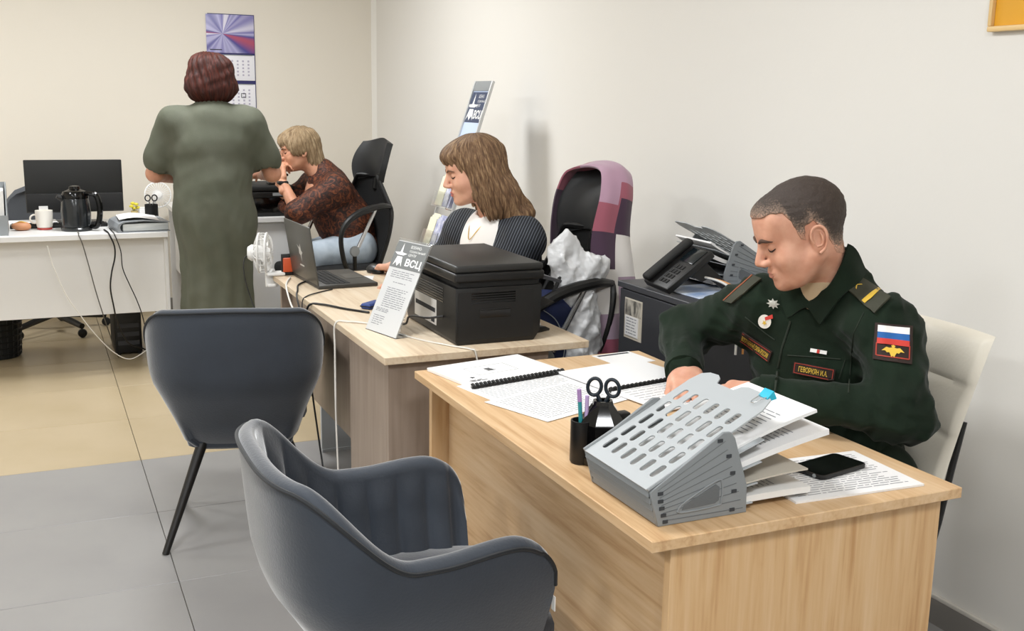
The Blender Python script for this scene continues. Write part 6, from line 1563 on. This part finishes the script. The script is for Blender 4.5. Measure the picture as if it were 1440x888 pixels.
hR = hand_chunk(tuple(wR + (-0.012, 0.03, 0.012)), (-0.30, 0.92, -0.14), (0.1, 0.12, 1), -1, res=0.0036, s=0.93, curl=((22, 26, 16), (22, 28, 18), (24, 28, 18), (26, 28, 18)), spread=7, tcurl=0.5)
hL = hand_chunk(tuple(wL + (-0.015, 0.022, 0.004)), (-0.62, 0.78, -0.08), (-0.2, -0.1, 1), 1, res=0.0036, s=0.93, curl=((16, 26, 18), (18, 28, 18), (18, 28, 18), (20, 28, 18)), spread=6)
tv, tf = sdf_mesh([('+', rc((1.62, 3.53, 0.60), T2(-0.09, 0, -0.15), 0.10, 0.085)), ('+', rc(sL, sR, 0.04), 0.05), ('+', rc(neckW, T2(-0.03, 0, -0.10), 0.05, 0.075), 0.04), ('+', rc(sL, eL, 0.042, 0.034), 0.03), ('+', rc(eL, wL, 0.034, 0.024), 0.02), ('+', rc(sR, eR, 0.042, 0.034), 0.03), ('+', rc(eR, wR, 0.034, 0.024), 0.02)], (1.2, 3.2, 0.4), (1.8, 4.15, 1.1), 0.012)
w2 = mesh_arr('person', [(hv, hf, HM2), hR, hL, (tv, tf, None)], SK2)
tag(w2, 'woman with light brown shoulder-length hair in a navy pinstripe blazer, working at the laptop', 'person')
face_details(w2, HM2, hv, hf, brow=mat('eyebrow_soft', '#6b4d3a', 0.8), lip=mat('lips_rose', '#b5665c', 0.45), lipr=0.005)
blz = [('+', ell(T2(-0.075, 0, -0.17), (0.125, 0.18, 0.19), T2.R)), ('+', ell(T2(-0.08, 0.0, -0.36), (0.15, 0.185, 0.17), T2.R), 0.08),
       ('+', rc(T2(-0.07, 0, -0.05), sL + (0, 0.02, 0.0), 0.075, 0.066), 0.06), ('+', rc(T2(-0.07, 0, -0.05), sR + (0, -0.02, 0.0), 0.075, 0.066), 0.06),
       ('+', rc(sL, eL, 0.072, 0.056), 0.045), ('+', rc(eL, wL, 0.056, 0.040), 0.03), ('+', rc(sR, eR, 0.072, 0.056), 0.045), ('+', rc(eR, wR, 0.056, 0.040), 0.03),
       ('d', wrinkle(0.005, 40, 21)), ('-', rc(T2(0.05, 0.0, 0.05), T2(0.11, -0.01, -0.32), 0.078, 0.058), 0.01)]
b2 = sdf_obj('blazer', blz, (1.20, 3.2, 0.48), (1.84, 4.16, 1.12), 0.009, M_PIN, w2)
sdf_obj('blouse', [('+', ell(T2(-0.045, 0, -0.12), (0.112, 0.145, 0.165), T2.R)), ('+', ell(T2(-0.06, 0, -0.36), (0.13, 0.14, 0.15), T2.R), 0.06), ('-', rc(T2(0.05, 0.01, 0.06), T2(0.10, 0.01, -0.095), 0.05, 0.016), 0.008), ('-', rc(T2(-0.04, 0, 0.12), T2(-0.035, 0, 0.02), 0.058, 0.056), 0.008)], T2(0, 0, -0.25) - 0.33, T2(0, 0, -0.25) + 0.33, 0.009, mat('blouse_white', '#ebe7e2', 0.75), w2)
collar(T2, M_PIN, w2, r0=(0.075, 0.07), tip=(0.085, 0.085, -0.19), back=0.045, front=-0.06, wid=0.045, a0=38, name='lapels', c=(-0.045, 0))
MB().tube([T2(0.0, 0.055, 0.01), T2(0.045, 0.03, -0.03), T2(0.07, 0.0, -0.075), T2(0.045, -0.03, -0.03), T2(0.0, -0.055, 0.01)], 0.0015, 6).build('necklace', M_GOLD, w2)
M_HAIR2 = mat_hair('hair_light_brown', '#4a3628', '#765a42', '#b1936f', 1.3)
hw = [('+', ell((-0.018, 0, 0.042), (0.112, 0.093, 0.094))), ('+', ell((-0.045, 0, -0.06), (0.083, 0.100, 0.125)), 0.04), ('+', ell((-0.085, 0, -0.13), (0.075, 0.105, 0.085)), 0.05), ('+', ell((0.062, 0, 0.068), (0.052, 0.068, 0.042)), 0.03),
      ('+', ell((-0.125, 0, -0.20), (0.07, 0.10, 0.045)), 0.05)]
for s in (1, -1): hw += [('+', ell((-0.012, s * 0.074, -0.075), (0.045, 0.026, 0.115)), 0.03)]
hw += [('-', ell((0.100, 0, -0.055), (0.080, 0.092, 0.096)), 0.010), ('-', rc((0.14, 0, -0.10), (0.03, 0, -0.16), 0.06, 0.075), 0.02), ('d', lambda p: 0.0035 * np.sin(np.arctan2(p[:, 1], p[:, 0] + 0.02) * 34 + 60 * p[:, 2]) * np.clip(1.1 - p[:, 2] * 8, 0.2, 1)), ('d', wrinkle(0.003, 60, 8))]
hair_obj(hw, (-0.22, -0.14, -0.28), (0.16, 0.14, 0.17), 0.0042, M_HAIR2, w2, HM2)
seated_legs(w2, (1.66, 3.43, 0.56), (1.66, 3.63, 0.56), (1.24, 3.43, 0.53), (1.24, 3.65, 0.53), (1.25, 3.43, 0.10), (1.25, 3.65, 0.10), M_NAVY, M_SHOE)

# ============================ woman in brown at the far desk ============================
SK3 = mat_skin('skin_older', '#d8a184', '#cb9274')
def mat_blouse():
    m = bpy.data.materials.new('brown_print'); m.use_nodes = True; nt = m.node_tree; b = nt.nodes['Principled BSDF']; L = nt.links
    tc = nt.nodes.new('ShaderNodeTexCoord')
    n = nt.nodes.new('ShaderNodeTexNoise'); n.inputs['Scale'].default_value = 26; n.inputs['Detail'].default_value = 5; n.inputs['Distortion'].default_value = 2.2
    L.new(tc.outputs['Object'], n.inputs['Vector'])
    r = nt.nodes.new('ShaderNodeValToRGB'); e = r.color_ramp.elements; e[0].position = 0.40; e[0].color = lin('#200f0a'); e[1].position = 0.66; e[1].color = lin('#7d4426'); k = e.new(0.52); k.color = lin('#4d2413')
    L.new(n.outputs['Fac'], r.inputs['Fac']); L.new(r.outputs['Color'], b.inputs['Base Color']); b.inputs['Roughness'].default_value = 0.7
    return m
HM3 = head_frame((1.447, 6.30, 1.150), 178, 8, 0, 1.0); inv = HM3.inverted()
T3 = Fr((1.535, 6.27, 1.005), 184)
neckW = T3(-0.03, 0, 0)
hv, hf = sdf_mesh(head_ops(tuple(inv @ Vector(neckW)), fem=True, full=1.6, nr=0.06), (-0.16, -0.12, -0.27), (0.15, 0.12, 0.14), 0.0045)
sL, sR = np.array((1.60, 6.09, 0.93)), np.array((1.57, 6.44, 0.93))
eL, eR = np.array((1.385, 6.10, 0.80)), np.array((1.385, 6.45, 0.81))
wL, wR = np.array((1.325, 6.20, 0.965)), np.array((1.345, 6.36, 0.985))
hL = hand_chunk(tuple(wL + (0, 0.01, 0.012)), (0.05, 0.45, 0.75), (-0.95, -0.25, 0.1), 1, res=0.0045, s=0.98, curl=((55, 60, 30),) * 4, spread=2, tcurl=0.6)
hR = hand_chunk(tuple(wR + (0, -0.01, 0.012)), (0.03, -0.35, 0.8), (-0.95, 0.25, 0.1), -1, res=0.0045, s=0.98, curl=((55, 60, 30),) * 4, spread=2, tcurl=0.6)
tv, tf = sdf_mesh([('+', rc((1.73, 6.22, 0.62), T3(-0.07, 0, -0.14), 0.14, 0.13)), ('+', rc(sL, sR, 0.055), 0.08), ('+', rc(neckW, T3(-0.05, 0, -0.10), 0.06, 0.09), 0.05), ('+', rc(sL, eL, 0.048, 0.042), 0.03), ('+', rc(eL, wL, 0.042, 0.028), 0.02), ('+', rc(sR, eR, 0.048, 0.042), 0.03), ('+', rc(eR, wR, 0.042, 0.028), 0.02)], (1.25, 5.95, 0.42), (1.95, 6.6, 1.1), 0.012)
w3 = mesh_arr('person', [(hv, hf, HM3), hL, hR, (tv, tf, None)], SK3)
tag(w3, 'woman with short fair hair and glasses in a brown print blouse, leaning on her hands', 'person')
face_details(w3, HM3, hv, hf, brow=mat('eyebrow_fair', '#7d6049', 0.8), lipr=0.004)
bl = [('+', ell(T3(-0.10, 0, -0.15), (0.135, 0.19, 0.17), T3.R)), ('+', ell((1.70, 6.24, 0.72), (0.17, 0.205, 0.17)), 0.08), ('+', ell((1.735, 6.23, 0.58), (0.165, 0.20, 0.12)), 0.06),
      ('+', rc(T3(-0.07, 0, -0.05), sL, 0.085, 0.075), 0.06), ('+', rc(T3(-0.07, 0, -0.05), sR, 0.085, 0.075), 0.06), ('+', rc(T3(-0.05, 0, -0.03), T3(-0.04, 0, 0.02), 0.085, 0.07), 0.04),
      ('+', rc(sL, eL, 0.085, 0.075), 0.05), ('+', rc(sR, eR, 0.085, 0.075), 0.05), ('&', half((0, 0, 0.535), (0, 0, -1)), 0.02), ('d', wrinkle(0.006, 36, 31))]
sdf_obj('blouse', bl, (1.22, 5.93, 0.48), (2.0, 6.62, 1.10), 0.010, mat_blouse(), w3)
M_HAIR3 = mat_hair('hair_fair', '#6f5b45', '#978062', '#b8a384', 1.3)
hw = [('+', ell((-0.016, 0, 0.044), (0.113, 0.094, 0.092))), ('+', ell((-0.060, 0, -0.03), (0.070, 0.082, 0.095)), 0.04), ('+', ell((-0.085, 0, -0.085), (0.048, 0.070, 0.055)), 0.04), ('+', ell((0.065, 0, 0.062), (0.046, 0.068, 0.044)), 0.03)]
for s in (1, -1): hw += [('+', ell((0.020, s * 0.075, 0.02), (0.05, 0.020, 0.052)), 0.03)]
hw += [('-', ell((0.105, 0, -0.06), (0.075, 0.085, 0.085)), 0.01), ('d', lambda p: 0.0035 * np.sin(np.arctan2(p[:, 1], p[:, 0] + 0.02) * 30 + 40 * p[:, 2])), ('d', wrinkle(0.003, 70, 12))]
hair_obj(hw, (-0.18, -0.13, -0.18), (0.15, 0.13, 0.17), 0.0048, M_HAIR3, w3, HM3)
W = lambda p: tuple(HM3 @ Vector(p))
g = MB()
for s in (1, -1):
    ring = [W((0.108, s * 0.033 + 0.024 * math.cos(a), -0.004 + 0.019 * math.sin(a))) for a in np.linspace(0, 2 * math.pi, 15)]
    g.tube(ring, 0.0012, 6, 2); g.tube([W((0.108, s * 0.057, 0.0)), W((0.06, s * 0.078, 0.004)), W((0.0, s * 0.086, 0.004))], 0.0012, 6)
g.tube([W((0.109, -0.010, 0.0)), W((0.112, 0, 0.003)), W((0.109, 0.010, 0.0))], 0.0012, 6)
g.build('spectacles', mat('spectacle_frame', '#a87a5e', 0.4), w3)
M_JEANS = mat('pale_jeans', '#b4bfc9', 0.85, noise=(20, '#a5b1bd'))
seated_legs(w3, (1.74, 6.12, 0.575), (1.74, 6.32, 0.575), (1.40, 6.05, 0.55), (1.46, 6.22, 0.54), (1.53, 6.08, 0.10), (1.50, 6.20, 0.10), M_JEANS, M_SHOE, th=0.095)
MB().box((wL[0] - 0.030, wL[1] - 0.032, wL[2] - 0.012), (wL[0] + 0.030, wL[1] + 0.032, wL[2] + 0.012), 0.01).build('wristwatch', M_BLACK, w3)

# ============================ standing woman in the olive dress ============================
SK4 = mat_skin('skin_standing', '#d09a80', '#c48c70')
M_DRESS = mat('olive_linen', '#5b5d50', 0.85, noise=(6, '#535648'), bump=(260, 0.12))
X0, Y0 = 0.87, 5.76
HM4 = head_frame((X0 + 0.012, Y0 + 0.045, 1.535), 82, 14, 0, 1.0); inv = HM4.inverted()
T4 = Fr((X0 + 0.005, Y0 + 0.02, 1.385), 80)
neckW = T4(-0.03, 0, 0)
hv, hf = sdf_mesh(head_ops(tuple(inv @ Vector(neckW)), fem=True, full=0.8, nr=0.055), (-0.16, -0.12, -0.27), (0.15, 0.12, 0.14), 0.005)
sL, sR = T4(-0.03, 0.185, -0.075), T4(-0.03, -0.185, -0.075)
eL, eR = T4(0.03, 0.295, -0.335), T4(0.03, -0.30, -0.335)
wL, wR = T4(0.22, 0.20, -0.375), T4(0.24, -0.245, -0.355)
hL = hand_chunk(tuple(wL), tuple(wL - eL), (0, 0, 1), -1, res=0.005, s=0.95)
hR = hand_chunk(tuple(wR), tuple(wR - eR), (0, 0, 1), 1, res=0.005, s=0.95)
legs = []
for s in (1, -1):
    legs += [('+', rc(T4(-0.02, s * 0.095, -0.60), T4(-0.01, s * 0.09, -0.92), 0.085, 0.058), 0.03), ('+', rc(T4(-0.01, s * 0.09, -0.92), T4(-0.03, s * 0.085, -1.33), 0.056, 0.036), 0.02)]
tv, tf = sdf_mesh([('+', rc(T4(-0.03, 0, -0.62), T4(-0.04, 0, -0.14), 0.15, 0.13)), ('+', rc(sL, sR, 0.055), 0.08), ('+', rc(neckW, T4(-0.04, 0, -0.10), 0.055, 0.09), 0.05), ('+', rc(sL, eL, 0.05, 0.045), 0.03), ('+', rc(eL, wL, 0.045, 0.028), 0.02), ('+', rc(sR, eR, 0.05, 0.045), 0.03), ('+', rc(eR, wR, 0.045, 0.028), 0.02)] + legs, (0.40, 5.4, 0.02), (1.36, 6.15, 1.48), 0.012)
w1 = mesh_arr('person', [(hv, hf, HM4), hL, hR, (tv, tf, None)], SK4)
tag(w1, 'standing woman with dark red bob in a long olive dress, seen from behind', 'person')
face_details(w1, HM4, hv, hf)
dr = [('+', ell(T4(-0.045, 0, -0.20), (0.155, 0.205, 0.20), T4.R)), ('+', rc(T4(-0.05, 0, -0.05), sL, 0.085, 0.075), 0.06), ('+', rc(T4(-0.05, 0, -0.05), sR, 0.085, 0.075), 0.06), ('+', rc(T4(-0.045, 0, -0.05), T4(-0.03, 0, 0.012), 0.085, 0.068), 0.03),
      ('+', rc(sL, T4(0.0, 0.265, -0.26), 0.085, 0.085), 0.06), ('+', rc(sR, T4(0.0, -0.268, -0.26), 0.085, 0.085), 0.06),
      ('+', ell(T4(-0.04, 0, -0.33), (0.150, 0.19, 0.10), T4.R), 0.05), ('+', ell(T4(-0.05, 0, -0.56), (0.175, 0.20, 0.26), T4.R), 0.06), ('+', rc(T4(-0.04, 0, -0.42), T4(-0.035, 0, -1.16), 0.175, 0.195), 0.08), ('&', half(T4(0, 0, -1.18), (0, 0, -1)), 0.01),
      ('-', rc(eL + (eL - sL) * 0.1, T4(0.0, 0.27, -0.30), 0.06, 0.05), 0.01), ('-', rc(eR + (eR - sR) * 0.1, T4(0.0, -0.272, -0.30), 0.06, 0.05), 0.01),
      ('d', lambda p: 0.006 * np.sin(np.arctan2(p[:, 1] - Y0, p[:, 0] - X0) * 13 + 1.3 * np.sin(p[:, 2] * 9)) * np.clip((1.0 - p[:, 2]) * 3, 0, 1)), ('d', wrinkle(0.006, 30, 41, (1, 1, 0.5))), ('d', ridge(0.0035, 32, 43))]
sdf_obj('dress', dr, (0.40, 5.40, 0.16), (1.36, 6.12, 1.46), 0.011, M_DRESS, w1)
MB().tube([T4(-0.03 + 0.066 * math.cos(a), 0.066 * math.sin(a), 0.055 - 0.015 * math.cos(a)) for a in np.linspace(0, 2 * math.pi, 17)], 0.009, 8, 2, flat=1.6).build('neckband', M_DRESS, w1)
M_HAIR4 = mat_hair('hair_dark_red', '#1a0805', '#38140b', '#562113', 1.2)
hw = [('+', ell((-0.02, 0, 0.040), (0.122, 0.112, 0.098))), ('+', ell((-0.045, 0, -0.045), (0.098, 0.130, 0.085)), 0.05), ('+', ell((-0.06, 0, -0.085), (0.07, 0.100, 0.060)), 0.04)]
hw += [('-', ell((0.12, 0, -0.045), (0.08, 0.07, 0.10)), 0.012), ('d', lambda p: 0.004 * np.sin(np.arctan2(p[:, 1], p[:, 0] + 0.02) * 22 + 50 * p[:, 2])), ('d', wrinkle(0.006, 50, 52))]
hair_obj(hw, (-0.20, -0.17, -0.19), (0.15, 0.17, 0.17), 0.0055, M_HAIR4, w1, HM4)
for s in (1, -1):
    c = T4(-0.03, s * 0.085, -1.385); f_ = T4.f
    c = np.array((c[0], c[1], 0.0))
    sdf_obj('shoe', [('+', rc(c + f_ * 0.13 + (0, 0, 0.036), c + (0, 0, 0.045), 0.034, 0.036)), ('+', rc(c - f_ * 0.03 + (0, 0, 0.04), c + (0, 0, 0.07), 0.034, 0.036), 0.03), ('&', half((0, 0, 0.002), (0, 0, -1)))], c - 0.24, c + 0.24, 0.009, mat('tan_shoe', '#7d5a40', 0.5), w1)
